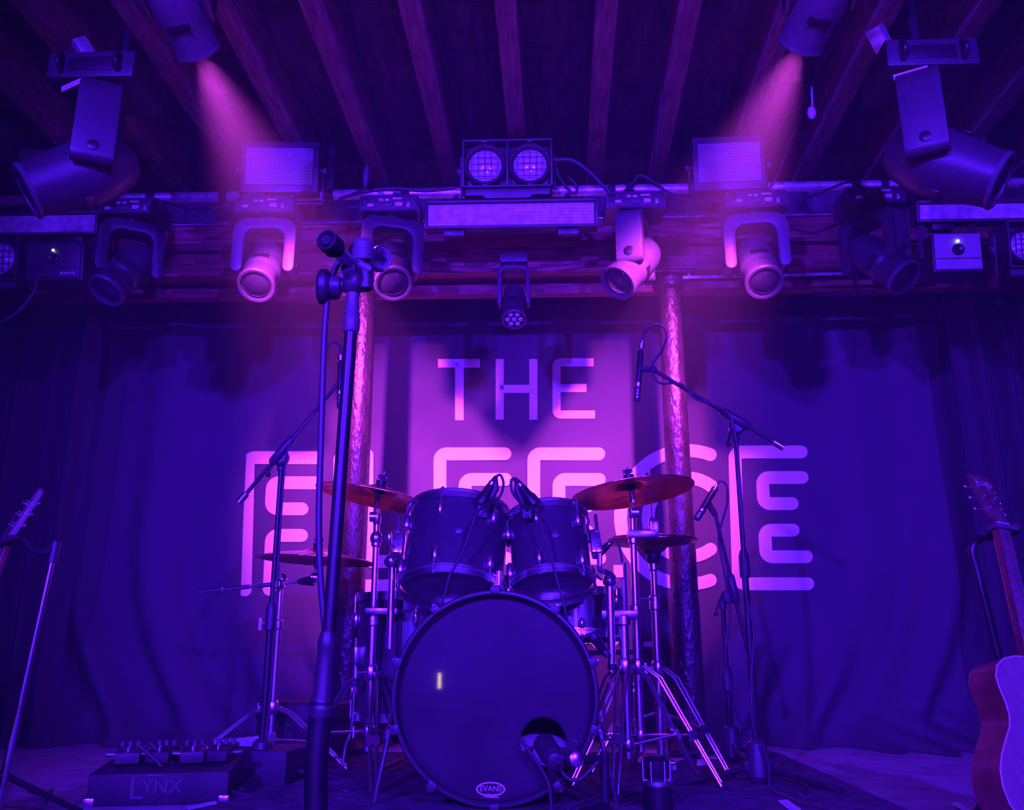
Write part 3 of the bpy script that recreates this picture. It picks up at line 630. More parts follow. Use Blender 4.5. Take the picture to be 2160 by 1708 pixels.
for sx in (-1, 1):      # spurs
    top = P(1044 + sx * 212, 1500, KY + 0.12); knee = P(1043 + sx * 222, 1545, KY + 0.04); foot = PZ(1045 + sx * 256, 1692, 0.012)
    sp = make('spur', MB().tube([top, knee], 0.012, 12).tube([knee, foot], 0.0065, 12), 'chrome', kick)
    make('spur_collar', MB().tube([lerp(top, knee, 0.75), lerp(knee, foot, 0.12)], 0.016, 14), 'chrome', sp)
    make('rubber_tip', MB().tube([foot, foot + (foot - knee).normalized() * 0.02], [0.011, 0.006], 10), 'rubber', sp)
# tom post on top of the bass drum
make('tom_plate', MB().lathe([(0.035, 0), (0.033, 0.012), (0.018, 0.028), (0.014, 0.045)], frame((kx + 0.0, KY + 0.20, kz + KR - 0.012), (0, 0, 1)), 20), 'chrome', kick)
make('tom_post', MB().tube([(kx, KY + 0.2, kz + KR), (kx, KY + 0.2, kz + KR + 0.075)], 0.011, 12), 'chrome', kick)
# cushion stuffed inside the bass drum
c = P(1140, 1592, KY + 0.16)
o = make('damping_pillow', MB().ball(c, 1.0, n=24, sx=(0.10, 0.05, 0.06)).ball(c + V((-0.06, 0.06, -0.03)), 1.0, n=24, sx=(0.11, 0.06, 0.05)), 'foam'); tag(o, 'pale pillow stuffed inside the bass drum, seen through its port', 'pillow')

# --- rack toms, floor tom, snare
def tiltm(c, tx, ty=0): return Matrix.Translation(c) @ Matrix.Rotation(ty, 4, 'Y') @ Matrix.Rotation(-tx, 4, 'X')
c = P(962, 1165, 2.93); t1 = drum('rack_tom', 'larger rack tom on the left above the bass drum, glossy dark shell', tiltm(c, R(19), R(3)), 0.164, 0.255, 6, 0.26, 'rack toms')
M1 = tiltm(c, R(19), R(3))
c2 = P(1160, 1166, 2.93); M2 = tiltm(c2, R(20), R(-4)); t2 = drum('rack_tom', 'smaller rack tom on the right above the bass drum, glossy dark shell', M2, 0.128, 0.225, 6, 0.26, 'rack toms')
for (t, Mx, rr, sx) in ((t1, M1, 0.164, -1), (t2, M2, 0.128, 1)):
    q = MB().box((sx * (rr + 0.022), -0.02, 0.01), (0.035, 0.06, 0.085), Mx); br = make('mount_bracket', q, 'chrome', t, bevel=0.01)
    make('wing_screw', MB().tube([Mx @ V((sx * (rr + 0.03), -0.05, 0.04)), Mx @ V((sx * (rr + 0.03), -0.05, 0.10))], 0.006, 8).tube([Mx @ V((sx * (rr + 0.03), -0.055, -0.01)), Mx @ V((sx * (rr + 0.03), -0.075, -0.01))], 0.009, 8), 'chrome', br)
    q2 = Mx @ V((-sx * (rr + 0.012), -0.03, -0.055))
    make('makers_badge', MB().lathe([(0.0, 0.003), (0.012, 0.002), (0.013, 0)], Mx @ frame((0.02, -rr - 0.0005, 0.0), (0, -1, 0)), 20), 'steel', t)
ft = P(868, 1372, 3.34); ftc = V((ft.x, 3.34, 0.40)); MF = Matrix.Translation(ftc)
tf = drum('floor_tom', 'dark floor tom standing behind the left side of the bass drum', MF, 0.195, 0.40, 8, 0.2)
for k in range(3):
    a = R(-150 + 120 * k); p = ftc + V((math.cos(a) * 0.212, math.sin(a) * 0.212, 0))
    lg = make('leg', MB().tube(spline([p + V((0, 0, 0.06)), p + V((0, 0, -0.22)), p + V((math.cos(a) * 0.02, math.sin(a) * 0.02, -0.30)), V((p.x + math.cos(a) * 0.03, p.y + math.sin(a) * 0.03, 0.012))], 4), 0.0055, 8), 'chrome', tf)
    make('leg_bracket', MB().box((0, 0, 0), (0.03, 0.03, 0.06), Matrix.Translation(p - V((math.cos(a), math.sin(a), 0)) * 0.008) @ Matrix.Rotation(a, 4, 'Z')), 'chrome', lg, bevel=0.006)
    make('rubber_foot', MB().lathe([(0.014, 0.008), (0.014, 0.02), (0.009, 0.04)], Matrix.Translation((p.x + math.cos(a) * 0.03, p.y + math.sin(a) * 0.03, 0)), 12), 'rubber', lg)
sc = P(1212, 1298, 3.28); MS = Matrix.Translation(sc) @ Matrix.Rotation(R(-3), 4, 'X')
ts = drum('snare_drum', 'chrome-hooped snare drum behind the smaller rack tom', MS, 0.172, 0.135, 8, 0.1)
make('strainer', MB().box((-0.19, -0.02, -0.01), (0.02, 0.035, 0.10), MS).box((-0.202, -0.02, 0.03), (0.02, 0.02, 0.05), MS), 'chrome', ts, bevel=0.004)

def tripod(t, x, y, hub, low, spread, a0, rr=0.0055, gap=0.014, m='chrome', braces=True, th=0.006):
    for k in range(3):
        a = a0 + 2 * math.pi * k / 3; d = V((math.cos(a), math.sin(a), 0)); n = V((-d.y, d.x, 0))
        top = V((x, y, hub)) + d * 0.024; ft = V((x, y, 0.014)) + d * spread
        mid = lerp(top, ft, 0.10) + d * 0.03; lg = MB()
        for s_ in (-1, 1): lg.tube([top + n * gap * s_, mid + n * gap * s_, ft + n * gap * 0.6 * s_], rr, 8)
        l = make('leg', lg.box((0, 0, 0), (0.012, gap * 2 + 0.012, 0.03), frame(lerp(mid, ft, 0.55), ft - mid, d)), m, t)
        if braces:
            q = lerp(mid, ft, 0.55); b = MB()
            b.tube([V((x, y, low)) + d * 0.02, q], rr * 0.9, 8); make('brace', b, m, l)
        make('rubber_foot', MB().ball(ft - V((0, 0, 0.001)), 0.013, n=10), 'rubber', l)
def hubpart(t, x, y, z, r=0.016, h=0.05, m='chrome'):
    hb = make('hub', MB().lathe([(r * 1.1, z - h / 2), (r * 1.35, z - h / 2 + 0.006), (r * 1.35, z + h / 2 - 0.006), (r * 1.1, z + h / 2)], Matrix.Translation((x, y, 0)), 18), m, t)
    make('wing_screw', MB().tube([(x - r, y - 0.01, z), (x - r - 0.028, y - 0.02, z)], 0.005, 8).bar((x - r - 0.03, y - 0.02, z - 0.018), (x - r - 0.03, y - 0.02, z + 0.018), 0.006, 0.012), m, hb)
def cymbal(label, c, rad, nrm, grp='cymbals', name='cymbal', cat='cymbal', bell=0.06):
    m = frame(c, nrm); t = thing(name, c, label, cat, grp)
    up = []
    for k in range(15):
        u = k / 14; r = rad * u
        z = 0.030 * (1 - (r / bell) ** 2) ** 0.5 + 0.020 if r < bell * 0.93 else 0.030 * math.cos((r - bell * 0.9) / (rad - bell * 0.9) * math.pi / 2) * 0.98
        up.append((max(r, 0.0), z))
    prof = up + [(r, z - 0.002) for r, z in up[::-1]]
    make('plate', MB().lathe(prof, m, 72), 'bronze', t, smooth=50)
    make('felt', MB().lathe([(0.0, 0.045), (0.018, 0.047), (0.02, 0.065), (0.0, 0.067)], m, 20), 'black', t)
    make('wing_nut', MB().lathe([(0.008, 0.066), (0.008, 0.085), (0.0, 0.088)], m, 10).box((0, 0, 0.08), (0.035, 0.006, 0.014), m), 'black', t, bevel=0.002)
    return t, m
def pole(t, x, y, segs, m='chrome', name='tube'):
    for (z0, z1, r) in segs:
        make(name, MB().tube([(x, y, z0), (x, y, z1)], r, 16), m, t)
        if z1 > 0.5: make('collar', MB().lathe([(r * 1.15, z1 - 0.03), (r * 1.5, z1 - 0.025), (r * 1.5, z1 + 0.002), (r * 1.1, z1 + 0.006)], Matrix.Translation((x, y, 0)), 16), m, t)
def tilter(t, top, nrm, m='chrome'):
    x = V(top); make('tilter', MB().tube([x - V(nrm) * 0.085, x + V(nrm) * 0.08], 0.004, 8).tube([x - V(nrm) * 0.01, x - V(nrm) * 0.05], 0.009, 10).lathe([(0.018, -0.012), (0.018, 0.012)], frame(x - V(nrm) * 0.085, (1, 0, 0)), 16), m, t)
    make('felt_seat', MB().lathe([(0.016, 0), (0.02, 0.01), (0.016, 0.018)], frame(x - V(nrm) * 0.004, nrm), 16), 'black', t)

# left crash on its stand (also carries the larger tom)
YL = 3.10; c = P(797, 1052, YL); nl = V((0.19, 0.03, 1)).normalized()
cymbal('crash cymbal on the left stand, tilted down towards the larger rack tom', c, 0.222, nl)
t = thing('cymbal_stand', (c.x, YL, 0), 'double-braced chrome cymbal stand left of the bass drum, holding the crash and the larger tom', 'stand', 'chrome cymbal stands')
tilter(t, c + nl * 0.02, nl)
zj = P(797, 1135, YL).z; zc = P(797, 1290, YL).z; zh = P(797, 1418, YL).z
pole(t, c.x, YL, [(0.10, zh + 0.18, 0.0145), (zh + 0.1, zc + 0.01, 0.0125), (zc - 0.02, zj, 0.011), (zj, c.z - 0.06, 0.009)])
make('joint', MB().ball((c.x, YL, zj), 0.022, n=14, sx=(1, 1, 1.2)).tube([(c.x + 0.015, YL - 0.01, zj), (c.x + 0.05, YL - 0.015, zj)], 0.007, 8).ball((c.x + 0.05, YL - 0.015, zj), 0.014, n=10, sx=(0.6, 1, 1.8)), 'chrome', t)
hubpart(t, c.x, YL, zh); hubpart(t, c.x, YL, 0.16, 0.015, 0.04)
tripod(t, c.x, YL, zh, 0.16, 0.29, R(-75))
x2 = P(829, 1250, YL).x; za, zb = P(829, 1185, YL).z, P(829, 1366, YL).z
ar = make('tom_arm_post', MB().tube([(x2, YL - 0.03, za), (x2, YL - 0.03, zb)], 0.0125, 14).tube([(x2, YL - 0.03, zb), (x2, YL - 0.03, zb - 0.004)], 0.010, 14), 'chrome', t)
make('multi_clamp', MB().box(((c.x + x2) / 2, YL - 0.015, zc), (abs(x2 - c.x) + 0.045, 0.035, 0.022)).tube([(x2 + 0.02, YL - 0.03, zc), (x2 + 0.07, YL - 0.04, zc)], 0.006, 8), 'dark_metal', ar, bevel=0.006)
tp = M1 @ V((-0.164 - 0.03, -0.03, -0.02))
make('tom_arm', MB().tube(spline([(x2, YL - 0.03, za - 0.02), (x2 + 0.01, YL - 0.05, za + 0.02), lerp(V((x2, YL - 0.03, za)), tp, 0.6) + V((0, 0, -0.01)), tp], 5), 0.009, 10).ball((x2, YL - 0.03, za), 0.026, n=14, sx=(1.2, 0.9, 1)).tube([(x2, YL - 0.03, za + 0.02), (x2 + 0.005, YL - 0.035, za + 0.05)], 0.012, 8), 'chrome', ar)

# right crash on its stand
YR = 3.12; c = P(1332, 1040, YR); nr = V((-0.13, 0.08, 1)).normalized()
cymbal('crash cymbal on the right stand, its underside facing the front', c, 0.222, nr)
t = thing('cymbal_stand', (c.x, YR, 0), 'chrome cymbal stand right of the bass drum holding the right crash', 'stand', 'chrome cymbal stands')
tilter(t, c + nr * 0.015, nr)
z1 = P(1334, 1130, YR).z; z2 = P(1338, 1285, YR).z; zh = P(1340, 1405, YR).z
pole(t, c.x, YR, [(0.10, zh + 0.12, 0.0145), (zh + 0.1, z2 + 0.01, 0.0125), (z2 - 0.02, z1, 0.0115), (z1, c.z - 0.06, 0.009)])
make('side_clamp', MB().box((c.x + 0.03, YR - 0.005, z1 + 0.005), (0.10, 0.035, 0.028)).box((c.x + 0.075, YR - 0.005, z1 + 0.02), (0.03, 0.03, 0.06)), 'dark_metal', t, bevel=0.005)
hubpart(t, c.x, YR, zh); hubpart(t, c.x, YR, 0.15, 0.015, 0.04); tripod(t, c.x, YR, zh, 0.15, 0.27, R(-30))
# tom stand beside it: thick centre tube, side post carrying the smaller tom
YT = 3.02; xt = P(1317, 1350, YT).x; xs = P(1287, 1300, YT).x
t = thing('tom_stand', (xt, YT, 0), 'chrome tom stand with thick hanging post, right of the bass drum', 'stand')
zh = P(1317, 1405, YT).z; zt = P(1312, 1300, YT).z
pole(t, xt, YT, [(0.09, zh + 0.02, 0.014), (zh, zt, 0.0155)])
make('multi_clamp', MB().box(((xt + xs) / 2 + 0.01, YT, zt + 0.005), (0.12, 0.035, 0.03)), 'dark_metal', t, bevel=0.005)
zt0, zt1 = P(1285, 1225, YT).z, P(1292, 1408, YT).z
pp = make('hanging_post', MB().tube([(xs, YT - 0.02, zt0), (xs, YT - 0.02, zt1)], 0.0135, 16), 'chrome', t)
make('end_plug', MB().tube([(xs, YT - 0.02, zt1 + 0.012), (xs, YT - 0.02, zt1 - 0.006)], 0.0145, 16), 'black', pp)
tp = M2 @ V((0.128 + 0.03, -0.03, -0.03))
make('tom_arm', MB().tube(spline([(xs, YT - 0.02, zt0 - 0.01), (xs + 0.01, YT - 0.05, zt0 + 0.01), lerp(V((xs, YT, zt0)), tp, 0.6) + V((0, 0, -0.02)), tp + V((0, 0, -0.05)), tp], 5), 0.009, 10).ball((xs, YT - 0.02, zt0), 0.024, n=14).box((xs + 0.03, YT - 0.01, zt0 + 0.03), (0.03, 0.03, 0.04)).tube([(xs + 0.05, YT, zt0 - 0.10), (xs + 0.05, YT, zt0 + 0.06)], 0.009, 8), 'chrome', pp)
hubpart(t, xt, YT, zh); hubpart(t, xt, YT, 0.13, 0.015, 0.04); tripod(t, xt, YT, zh, 0.13, 0.24, R(-105))

# hi-hat
YH = 3.40; c = P(1376, 1142, YH); xh = c.x
hh = thing('hi_hat', (xh, YH, 0), 'pair of hi-hat cymbals on a chrome stand in front of the right column', 'hi-hat')
for k, (z, sg) in enumerate(((c.z + 0.010, 1), (c.z - 0.004, -1))):
    m = frame((xh, YH, z), V((0.02, -0.01, 1 * sg)))
    up = [(0.168 * q / 12, (0.018 * math.cos(q / 12 * math.pi / 2) + (0.016 if q < 4 else 0))) for q in range(13)]
    make('hat_cymbal', MB().lathe(up + [(r, zz - 0.002) for r, zz in up[::-1]], m, 64), 'bronze', hh, smooth=50)
make('clutch', MB().lathe([(0.012, c.z + 0.03), (0.014, c.z + 0.07), (0.009, c.z + 0.09)], Matrix.Translation((xh, YH, 0)), 14), 'chrome', hh)
zr = P(1362, 985, YH).z
make('pull_rod', MB().tube([(xh, YH, 0.2), (xh, YH, zr)], 0.0034, 8), 'chrome', hh)
make('seat_cup', MB().lathe([(0.045, c.z - 0.020), (0.040, c.z - 0.032), (0.026, c.z - 0.05), (0.026, c.z - 0.07), (0.016, c.z - 0.085)], Matrix.Translation((xh, YH, 0)), 20), 'black', hh)
zh = P(1376, 1408, YH).z; zm = P(1374, 1270, YH).z
pole(hh, xh, YH, [(0.06, zm, 0.0145), (zm, c.z - 0.08, 0.0115)])
make('memory_lock', MB().lathe([(0.017, zm - 0.03), (0.021, zm - 0.025), (0.021, zm + 0.02), (0.017, zm + 0.025)], Matrix.Translation((xh, YH, 0)), 14).tube([(xh, YH - 0.015, zm + 0.01), (xh - 0.07, YH - 0.03, zm + 0.01)], 0.005, 8), 'chrome', hh)
hubpart(hh, xh, YH, zh); tripod(hh, xh, YH, zh, 0.2, 0.27, R(-40))
pd = make('pedal', MB().box((xh, YH + 0.10, 0.035), (0.09, 0.28, 0.012), Matrix.Translation((0, 0, 0))), 'steel', hh, bevel=0.004)
make('pedal_frame', MB().bar((xh - 0.04, YH - 0.03, 0.02), (xh - 0.04, YH + 0.2, 0.02), 0.012, 0.012).bar((xh + 0.04, YH - 0.03, 0.02), (xh + 0.04, YH + 0.2, 0.02), 0.012, 0.012).bar((xh - 0.05, YH, 0.02), (xh + 0.05, YH, 0.02), 0.03, 0.02), 'steel', hh)

# low left cymbal on a boom stand
YB2 = 3.46; c = P(668, 1182, YB2); nb = V((0.05, 0.0, 1)).normalized()
cymbal('wide ride cymbal low on the left, seen edge-on in front of the letter F', c, 0.232, nb)
pj = P(593, 1222, YB2 + 0.02)
t = thing('cymbal_boom_stand', (pj.x, pj.y, 0), 'chrome boom cymbal stand at left with long boom rod under the ride cymbal', 'stand', 'chrome cymbal stands')
tilter(t, c + nb * 0.02, nb)
e = P(415, 1248, YB2 + 0.05); arm_end = c - nb * 0.075
bo = make('boom_rod', MB().tube([e, arm_end], 0.0055, 10), 'chrome', t)
for q0, q1 in ((0.02, 0.18), (0.24, 0.42), (0.46, 0.6)): make('grip_sleeve', MB().tube([lerp(e, arm_end, q0 + 0.06), lerp(e, arm_end, q1 + 0.04)], 0.0085, 10), 'steel', bo)
make('arm_grip', MB().tube([lerp(e, arm_end, 0.86), lerp(e, arm_end, 0.9), arm_end], [0.008, 0.014, 0.022], 12), 'black', bo)
make('boom_clamp', MB().ball(pj, 0.024, n=14).tube([pj + V((0, -0.02, 0)), pj + V((0, -0.03, 0.04))], 0.008, 8).lathe([(0.02, 0), (0.02, 0.02), (0.012, 0.03)], frame(pj + V((0, -0.02, -0.02)), (0, -1, 0)), 12), 'chrome', t)
z1 = P(590, 1310, YB2).z; zh = P(572, 1492, YB2).z
pole(t, pj.x, pj.y, [(0.06, zh + 0.01, 0.0135), (zh, z1, 0.0135), (z1, pj.z - 0.005, 0.0105)])
make('wing_screw', MB().tube([(pj.x - 0.015, pj.y, z1 - 0.01), (pj.x - 0.06, pj.y - 0.01, z1 - 0.01)], 0.006, 8).box((pj.x - 0.065, pj.y - 0.01, z1 - 0.01), (0.012, 0.01, 0.045)), 'chrome', t)
hubpart(t, pj.x, pj.y, zh, 0.017, 0.05); hubpart(t, pj.x, pj.y, 0.10, 0.016, 0.05)
tripod(t, pj.x, pj.y, zh, 0.10, 0.34, R(-20), rr=0.006)

# drum throne barely visible behind the bass drum
xt = kx + 0.08
t = thing('drum_throne', (xt, 3.72, 0), 'round padded drum throne hidden behind the bass drum', 'stool')
make('seat', MB().lathe([(0, 0.47), (0.13, 0.468), (0.16, 0.455), (0.165, 0.43), (0.16, 0.40), (0, 0.395)], Matrix.Translation((xt, 3.72, 0)), 32), 'case', t)
make('post', MB().tube([(xt, 3.72, 0.1), (xt, 3.72, 0.4)], 0.014, 12), 'chrome', t); tripod(t, xt, 3.72, 0.28, 0.14, 0.24, 0.5)

# ================================================================== MICROPHONES AND STANDS
def pencil_mic(label, top, bot, r=0.0105, group=None, kind='pencil'):
    top = V(top); bot = V(bot); d = bot - top; t = thing('microphone', bot, label, 'microphone', group)
    make('body', MB().tube([lerp(top, bot, 0.16), lerp(top, bot, 0.2), lerp(top, bot, 0.62), lerp(top, bot, 0.7)], [r * 0.8, r, r, r * 1.05], 16), 'black', t)
    make('collar', MB().tube([lerp(top, bot, 0.70), lerp(top, bot, 0.76)], r * 1.25, 16), 'chrome', t)
    make('capsule', MB().tube([lerp(top, bot, 0.76), lerp(top, bot, 0.97), bot], [r * 1.1, r * 1.1, r * 0.8], 16), 'plastic', t)
    for q in (0.82, 0.87, 0.92): make('slot_ring', MB().tube([lerp(top, bot, q), lerp(top, bot, q + 0.015)], r * 1.16, 16), 'steel', t)
    make('plug', MB().tube([top, lerp(top, bot, 0.06), lerp(top, bot, 0.07), lerp(top, bot, 0.16)], [r * 0.5, r * 0.7, r * 1.05, r * 1.05], 14), 'chrome', t)
    return t
def mic_tripod(t, x, y, hub, spread, a0, hr=0.03, hh_=0.13):
    hb = make('base_hub', MB().lathe([(hr * 0.6, hub + hh_ * 0.5), (hr * 1.0, hub + hh_ * 0.42), (hr * 1.25, hub), (hr * 1.35, hub - hh_ * 0.35), (hr * 0.9, hub - hh_ * 0.5)], Matrix.Translation((x, y, 0)), 20), 'plastic', t)
    for k in range(3):
        a = a0 + 2 * math.pi * k / 3; d = V((math.cos(a), math.sin(a), 0))
        l = make('leg', MB().tube([V((x, y, hub - 0.02)) + d * hr, V((x, y, 0.014)) + d * spread], 0.0095, 12), 'black', t)
        make('rubber_foot', MB().tube([V((x, y, 0.014)) + d * (spread - 0.03) + V((0, 0, 0.008)), V((x, y, 0.0135)) + d * (spread + 0.012)], 0.0125, 12), 'rubber', l)
        make('hinge', MB().box((0, 0, 0), (0.03, 0.022, 0.03), Matrix.Translation(V((x, y, hub - 0.015)) + d * hr * 1.2) @ Matrix.Rotation(a, 4, 'Z')), 'plastic', hb, bevel=0.004)
def boom_stand(label, base_px, pole_top_px, Y, boom, clutch_z_px=None, hub=0.075, spread=0.26, a0=0.3, group='black boom microphone stands', r=0.0085, boomY=None):
    top = P(*pole_top_px, Y); x = top.x
    t = thing('boom_microphone_stand', (x, Y, 0), label, 'microphone stand', group)
    mid = lerp(0.1, top.z, 0.47) if clutch_z_px is None else P(*clutch_z_px, Y).z
    make('lower_tube', MB().tube([(x, Y, hub), (x, Y, mid)], r * 1.35, 14), 'black', t)
    make('upper_tube', MB().tube([(x, Y, mid), (x, Y, top.z)], r, 14), 'black', t)
    make('height_clutch', MB().lathe([(r * 1.6, mid - 0.07), (r * 2.1, mid - 0.065), (r * 2.1, mid + 0.0), (r * 1.9, mid + 0.01), (r * 1.3, mid + 0.025)], Matrix.Translation((x, Y, 0)), 18), 'plastic', t)
    mic_tripod(t, x, Y, hub, spread, a0)
    (bx0, by0), (bx1, by1) = boom; ya, yb = boomY or (Y - 0.03, Y - 0.03)
    A = P(bx0, by0, ya); B = P(bx1, by1, yb)
    bo = make('boom_arm', MB().tube([A, B], r * 0.82, 12), 'black', t)
    make('counterweight', MB().tube([A - (B - A).normalized() * 0.02, A + (B - A).normalized() * 0.02], r * 1.5, 12), 'steel', bo)
    # swivel: clutch disc + body round the boom near the pole top
    tt = max(0, min(1, (V((x, Y, top.z + 0.03)) - A).dot(B - A) / (B - A).length_squared)); q = lerp(A, B, tt); dd = (B - A).normalized()
    sw = make('swivel', MB().tube([q - dd * 0.05, q - dd * 0.04, q + dd * 0.06, q + dd * 0.07], [r * 1.2, r * 1.9, r * 1.9, r * 1.2], 14).lathe([(0.024, -0.015), (0.028, -0.01), (0.028, 0.01), (0.02, 0.018)], frame(lerp(q, V((x, Y, top.z)), 0.55), (0, -1, 0)), 20).tube([(x, Y, top.z - 0.03), (x, Y, top.z + 0.012)], r * 1.7, 14), 'plastic', t)
    make('clutch_lever', MB().tube([(x - 0.02, Y - 0.02, top.z), (x - 0.035, Y - 0.03, top.z - 0.045)], 0.004, 8).ball((x - 0.035, Y - 0.03, top.z - 0.05), 0.009, n=10), 'black', sw)
    return t, A, B
# left overhead
t, A, B = boom_stand('tall black boom stand at left, its boom rising over the left crash cymbal', (545, 1650), (594, 975), 3.06, ((512, 1050), (716, 806)), spread=0.24, a0=R(20))
pencil_mic('black pencil microphone pointing down beside the foreground stand, over the left crash', P(719, 742, 3.03), P(717, 862, 3.03), group='overhead pencil microphones')
make('mic_clip', MB().tube([B, P(718, 800, 3.03)], [0.009, 0.012], 10), 'plastic', t)
cable('microphone_cable', 'thin cable from the left overhead microphone looping to its boom and down', [P(*q, 3.02) for q in ((719, 742), (716, 728), (704, 722), (690, 735), (680, 790), (668, 860), (640, 900), (610, 940), (600, 990), (592, 1100), (586, 1210), (582, 1320), (572, 1440), (560, 1560), (552, 1640), (600, 1672)) ], 0.0042, grp='microphone cables')
# right overhead
t, A, B = boom_stand('tall black boom stand at right, its boom slanting up in front of the column', (1600, 1650), (1551, 912), 3.10, ((1642, 938), (1378, 780)), clutch_z_px=(1562, 1175), spread=0.27, a0=R(75))
pencil_mic('black pencil microphone hanging over the right crash in front of the right column', P(1354, 716, 3.06), P(1343, 848, 3.06), group='overhead pencil microphones')
make('mic_clip', MB().tube([B, P(1350, 778, 3.06)], [0.010, 0.012], 10).ball(B, 0.014, n=10), 'plastic', t)
cable('microphone_cable', 'cable arching from the right overhead microphone and twisting along its boom', [P(*q, 3.04) for q in ((1356, 716), (1360, 698), (1380, 684), (1400, 690), (1406, 712), (1396, 740), (1378, 765), (1376, 788), (1392, 808), (1416, 808), (1440, 812), (1466, 840), (1500, 852), (1530, 866), (1548, 900), (1560, 1000), (1566, 1100), (1572, 1240), (1590, 1330), (1584, 1440), (1590, 1540), (1612, 1580), (1622, 1620), (1618, 1670), (1580, 1705), (1500, 1708))], 0.0042, grp='microphone cables')
# hi-hat microphone stand
t, A, B = boom_stand('shorter black boom stand near the right column aimed at the hi-hat', (1535, 1610), (1524, 1268), 3.66, ((1585, 1405), (1509, 1086)), clutch_z_px=(1537, 1418), spread=0.25, a0=R(40), r=0.0095)
pencil_mic('short microphone pointing down left at the hi-hat', P(1512, 1024, 3.60), P(1468, 1096, 3.60), 0.0135)
make('mic_clip', MB().tube([B, P(1494, 1062, 3.62)], [0.012, 0.014], 10), 'plastic', t)
cable('microphone_cable', 'cable looping from the hi-hat microphone down its stand to the floor', [P(*q, 3.58) for q in ((1513, 1022), (1520, 1014), (1532, 1024), (1534, 1060), (1522, 1104), (1516, 1140), (1528, 1210), (1540, 1290), (1530, 1380), (1540, 1440), (1550, 1490), (1570, 1540), (1592, 1572))], 0.0045, grp='microphone cables')

# clip-on tom microphones
def tom_mic(label, tail, nose, clampp, loop, lead, Y=2.80):
    T = P(*tail, Y); N = P(*nose, Y); d = N - T
    t = thing('drum_microphone', N, label, 'microphone', 'clip-on tom microphones')
    make('body', MB().tube([lerp(T, N, 0.30), lerp(T, N, 0.36), lerp(T, N, 0.62), lerp(T, N, 0.70), lerp(T, N, 0.97), N], [0.011, 0.014, 0.0165, 0.021, 0.023, 0.017], 18), 'black', t)
    make('collar', MB().tube([lerp(T, N, 0.22), lerp(T, N, 0.32)], 0.0125, 14), 'steel', t)
    make('plug', MB().tube([T, lerp(T, N, 0.22)], [0.006, 0.011], 12), 'black', t)
    C = P(*clampp, Y + 0.02); mid = lerp(T, N, 0.45) + V((0.022 * (1 if clampp[0] > nose[0] else -1), 0, 0))
    make('clip', MB().tube([mid + V((0, 0, 0.035)), mid, lerp(mid, C, 0.6), C], [0.006, 0.011, 0.012, 0.016], 10).box(C, (0.03, 0.03, 0.045)), 'plastic', t, bevel=0.003)
    cable('microphone_cable', lead[0], [P(*q, lerp(Y - 0.01, lead[1], sstep(3, 6, k))) for k, q in enumerate(loop)], 0.0042, grp='microphone cables')
tom_mic('clip-on microphone on the rim of the larger left tom', (1047, 1004), (1012, 1064), (1018, 1078), [(1047, 1004), (1056, 1002), (1062, 1020), (1056, 1044), (1042, 1058), (1020, 1068), (1004, 1086), (985, 1140), (962, 1190), (948, 1215), (936, 1260), (922, 1295)], ('cable hanging across the front of the larger left tom', 2.685))
tom_mic('clip-on microphone on the rim of the smaller right tom', (1085, 1008), (1130, 1066), (1112, 1080), [(1085, 1008), (1078, 1014), (1080, 1036), (1092, 1054), (1108, 1068), (1132, 1080), (1150, 1135), (1166, 1190), (1180, 1240), (1190, 1280), (1202, 1330)], ('cable hanging across the front of the smaller right tom', 2.72))
def dyn_mic(label, tail, nose, Y, r=0.016, name='drum_microphone', grp=None):
    T = P(*tail, Y); N = P(*nose, Y); t = thing(name, N, label, 'microphone', grp)
    make('body', MB().tube([lerp(T, N, 0.18), lerp(T, N, 0.25), lerp(T, N, 0.7), lerp(T, N, 0.76)], [r * 0.7, r * 0.8, r * 1.0, r * 1.15], 16), 'black', t)
    make('head', MB().tube([lerp(T, N, 0.76), lerp(T, N, 0.95), N], [r * 1.15, r * 1.15, r * 0.6], 16), 'plastic', t)
    make('plug', MB().tube([T, lerp(T, N, 0.1), lerp(T, N, 0.2)], [r * 0.5, r * 0.75, r * 0.78], 12), 'steel', t)
    return t
dyn_mic('microphone tucked behind the smaller tom aimed at the top of the snare', (1290, 1142), (1255, 1175), 3.05, 0.014, grp='snare microphones')
cable('microphone_cable', 'cable loop from the snare microphone beside the smaller tom', [P(*q, 3.04) for q in ((1290, 1142), (1300, 1138), (1308, 1160), (1312, 1190), (1300, 1216), (1270, 1222), (1256, 1210))], 0.0042, grp='microphone cables')
dyn_mic('microphone pointing up under the snare, right of the bass drum', (1283, 1384), (1246, 1335), 2.96, 0.017, grp='snare microphones')
cable('microphone_cable', 'cable arched between the under-snare microphone and the bass drum', [P(*q, 2.95) for q in ((1250, 1336), (1236, 1340), (1228, 1352), (1222, 1380), (1216, 1420))], 0.004, grp='microphone cables')

# bass-drum microphone on a short stand
T = P(1182, 1622, 2.46); N = P(1146, 1566, 2.62)
t = thing('bass_drum_microphone', N, 'fat dark microphone poking into the port of the bass drum', 'microphone')
make('body', MB().tube([lerp(T, N, 0.24), lerp(T, N, 0.27), lerp(T, N, 0.34), lerp(T, N, 0.36), lerp(T, N, 0.44), lerp(T, N, 0.46), lerp(T, N, 0.6), lerp(T, N, 0.95), N], [0.014, 0.022, 0.024, 0.022, 0.027, 0.026, 0.030, 0.030, 0.02], 22), 'plastic', t)
make('collar', MB().tube([lerp(T, N, 0.10), lerp(T, N, 0.25)], 0.0125, 14), 'steel', t)
make('plug', MB().tube([T, lerp(T, N, 0.12)], [0.006, 0.0115], 12), 'black', t)
sp = P(1212, 1600, 2.48); e = P(1275, 1602, 2.52)
t = thing('short_microphone_stand', (e.x + 0.02, 2.52, 0), 'short stand reaching in from the right to hold the bass drum microphone', 'microphone stand')
